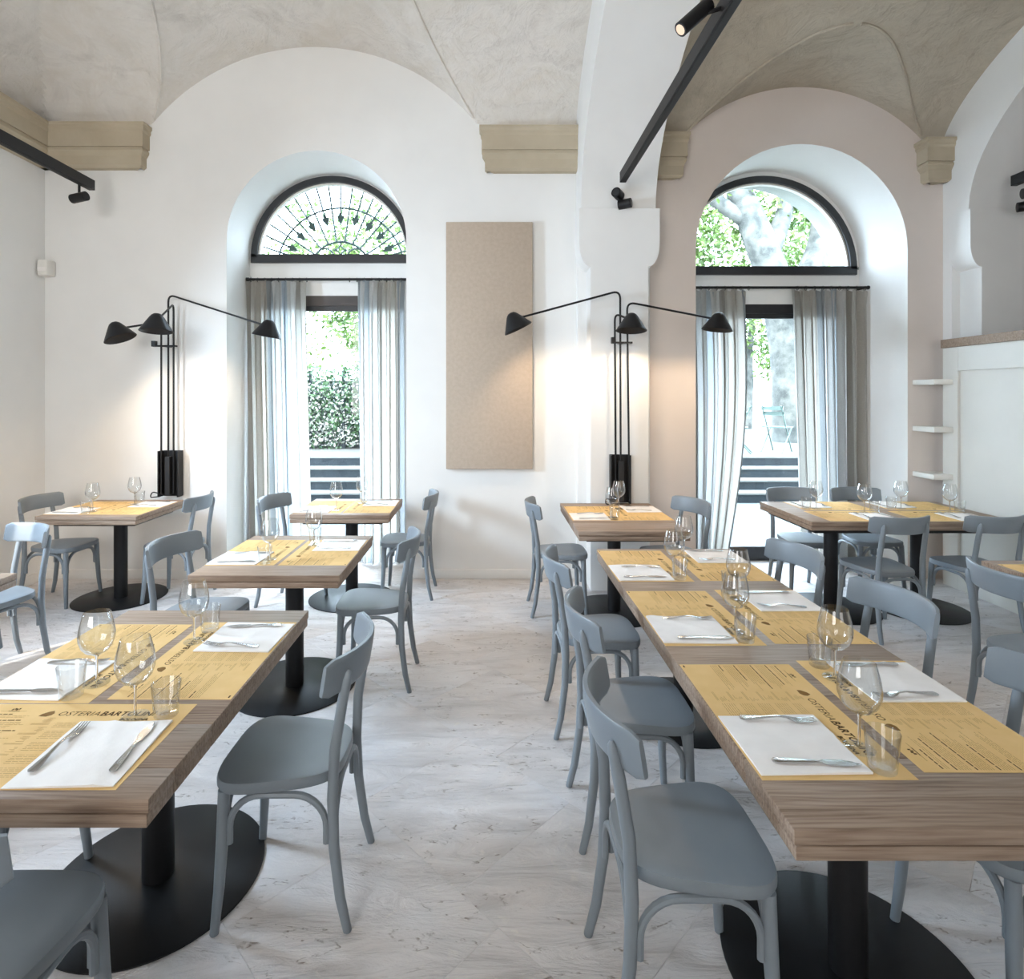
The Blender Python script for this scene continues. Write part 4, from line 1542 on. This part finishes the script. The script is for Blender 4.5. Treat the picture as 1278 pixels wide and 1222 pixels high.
# ------------------------------------------------------------------ garden outside
ob('ground_terrace', bbox(-8, 6.30, -0.12, 14, 9.0, -0.01), 'ground', kind='structure', smooth=False)
ob('ground_garden', bbox(-20, 10.11, 0.3, 34, 60, 0.62), 'gravel', kind='structure', smooth=False)
st = thing('garden_steps', 'dark garden steps with pale treads outside the glass doors', 'steps', (0, 9.0, -0.01))
for k in range(4):
    ob('riser', bbox(-8, 0.28 * k, 0.0, 14, 0.28 * k + 0.28, 0.13 + 0.16 * k), 'riser', st, smooth=False)
    ob('tread', bbox(-8, 0.28 * k - 0.015, 0.13 + 0.16 * k, 14, 0.28 * k + 0.28, 0.16 * (k + 1) - 0.002), 'tread', st, smooth=False)

def leaves(n, fn, size, seed, dome=False):
    r = random.Random(seed)
    vs, fs = [], []
    for _ in range(n):
        p = Vector(fn(r))
        s = size * r.uniform(0.6, 1.3)
        u = Vector((r.uniform(-1, 1), r.uniform(-1, 1), r.uniform(-1, 1))).normalized()
        w = u.orthogonal().normalized()
        q = r.uniform(0, 6.28)
        w = w * math.cos(q) + u.cross(w) * math.sin(q)
        nrm = u.cross(w)
        b = len(vs)
        vs += [p - u * s, p + w * s * 0.55 + nrm * s * 0.15, p + u * s, p - w * s * 0.55 + nrm * s * 0.15]
        fs += [(b, b + 1, b + 2), (b, b + 2, b + 3)]
    me = bpy.data.meshes.new('leaves')
    me.from_pydata([tuple(v) for v in vs], [], fs)
    return me

# ivy screen with blossom beyond the left door
iv = thing('ivy_screen', 'ivy covered screen with white blossom beyond the left glass door', 'ivy', (-2.8, 11.4, 0.62))
bm = bmesh.new()
box(bm, -2.2, 0.25, 0, 2.0, 0.33, 1.35)
ob('back_board', bm, 'ground', iv, smooth=False)
for k in range(7):
    ob('post', bbox(-2.1 + k * 0.66, 0.0, 0, -2.04 + k * 0.66, 0.06, 1.55), 'riser', iv, smooth=False)
def ivf(r):
    x = r.uniform(-2.2, 2.1)
    z = r.uniform(0.0, 1.0) ** 0.8 * 1.62
    return (x, r.gauss(0.0, 0.10), z + 0.06 * math.sin(5 * x))
ob('ivy_leaves', leaves(6500, ivf, 0.045, 3), 'ivy', iv, kind='stuff')
def blf(r):
    return (r.uniform(-2.2, 2.0), r.gauss(-0.13, 0.06), r.uniform(0.05, 1.3))
ob('blossom', leaves(2600, blf, 0.035, 5), 'blossom', iv, kind='stuff')

def tree(label, loc, h, crown_c, crown_r, nleaf, lsize, seed, branches, trunk_r=0.3):
    t = thing('garden_tree', label, 'tree', loc)
    r = random.Random(seed)
    bm = bmesh.new()
    for pts, r0, r1 in branches:
        n = len(pts)
        tube(bm, smooth_path(pts, 0.5, 4), 0.1, 10)
    bm.free()
    for k, (pts, r0, r1) in enumerate(branches):
        bm = bmesh.new()
        sp = smooth_path(pts, 0.5, 4)
        tube(bm, sp, [r0 + (r1 - r0) * i / (len(sp) - 1) for i in range(len(sp))], 12)
        ob('trunk' if k == 0 else 'branch', bm, 'bark', t)
    def cf(rr):
        # clumps
        c = clumps[rr.randrange(len(clumps))]
        return tuple(c[i] + rr.gauss(0, 0.30) for i in range(3))
    clumps = []
    for _ in range(60):
        d = Vector((r.gauss(0, 1), r.gauss(0, 1), r.gauss(0, 1))).normalized() * r.uniform(0.35, 1.0)
        clumps.append((crown_c[0] + d.x * crown_r[0], crown_c[1] + d.y * crown_r[1], crown_c[2] + d.z * crown_r[2]))
    ob('crown', leaves(nleaf, cf, lsize, seed + 1), 'leaf', t, kind='stuff')
    return t
tree('big pale barked plane tree beyond the right window', (7.0, 13.2, 0.62), 9, (-0.6, 1.5, 5.6), (3.6, 2.0, 2.6), 6500, 0.085, 31,
     [([(0, 0, -0.1), (-0.05, 0, 1.6), (-0.35, 0, 3.4), (-1.0, 0.1, 5.2), (-1.7, 0.2, 7.0)], 0.50, 0.26),
      ([(-0.2, 0, 2.6), (0.5, 0, 4.2), (0.9, 0.2, 6.5)], 0.36, 0.2),
      ([(-0.6, 0.05, 4.2), (0.0, 0.3, 5.6), (-0.3, 0.3, 7.4)], 0.22, 0.10),
      ([(-1.0, 0.1, 5.0), (-2.4, 0.1, 6.0), (-3.2, 0.3, 6.2)], 0.17, 0.07)])
tree('light green tree far behind the pale plane tree in the garden', (8.2, 18.5, 0.62), 8, (0.6, 0, 4.2), (3.2, 1.5, 2.9), 6000, 0.095, 41,
     [([(0, 0, -0.1), (0.1, 0, 2.0), (0.3, 0, 4.4)], 0.2, 0.08), ([(0.1, 0, 2.0), (-0.8, 0, 3.4)], 0.1, 0.05)])
tree('light green tree above the ivy screen in the garden', (-3.4, 16.5, 0.62), 8, (0.2, 0, 4.4), (3.4, 1.5, 2.8), 7000, 0.09, 47,
     [([(0, 0, -0.1), (0.05, 0, 1.8), (-0.2, 0, 4.2)], 0.2, 0.08), ([(0, 0, 1.8), (0.9, 0, 3.6)], 0.1, 0.05)])

# folding garden chairs
def folding_chair(label, loc, rz):
    o = thing('folding_chair', label, 'garden chair', loc, rz, 'mint folding garden chairs')
    for sx in (-0.19, 0.19):
        for a, b in (((sx, -0.22, 0.0), (sx, 0.20, 0.47)), ((sx * 0.9, 0.24, 0.0), (sx * 0.9, -0.22, 0.86))):
            bm = bmesh.new()
            tube(bm, [a, b], 0.013, 6)
            ob('leg', bm, 'mint', o)
    for k in range(5):
        y = -0.16 + 0.085 * k
        ob('seat_slat', bbox(-0.20, y, 0.455, 0.20, y + 0.06, 0.473), 'mint', o, smooth=False)
    for k in range(2):
        z = 0.68 + 0.10 * k
        y = -0.22 * (z / 0.86) + 0.24 * (1 - z / 0.86)
        ob('back_slat', bbox(-0.20, y - 0.02, z, 0.20, y - 0.002, z + 0.07), 'mint', o, smooth=False)
    return o
folding_chair('left mint folding chair on the garden terrace', (4.55, 10.55, 0.62), R(65))
folding_chair('right mint folding chair on the garden terrace', (5.35, 10.75, 0.62), R(-50))
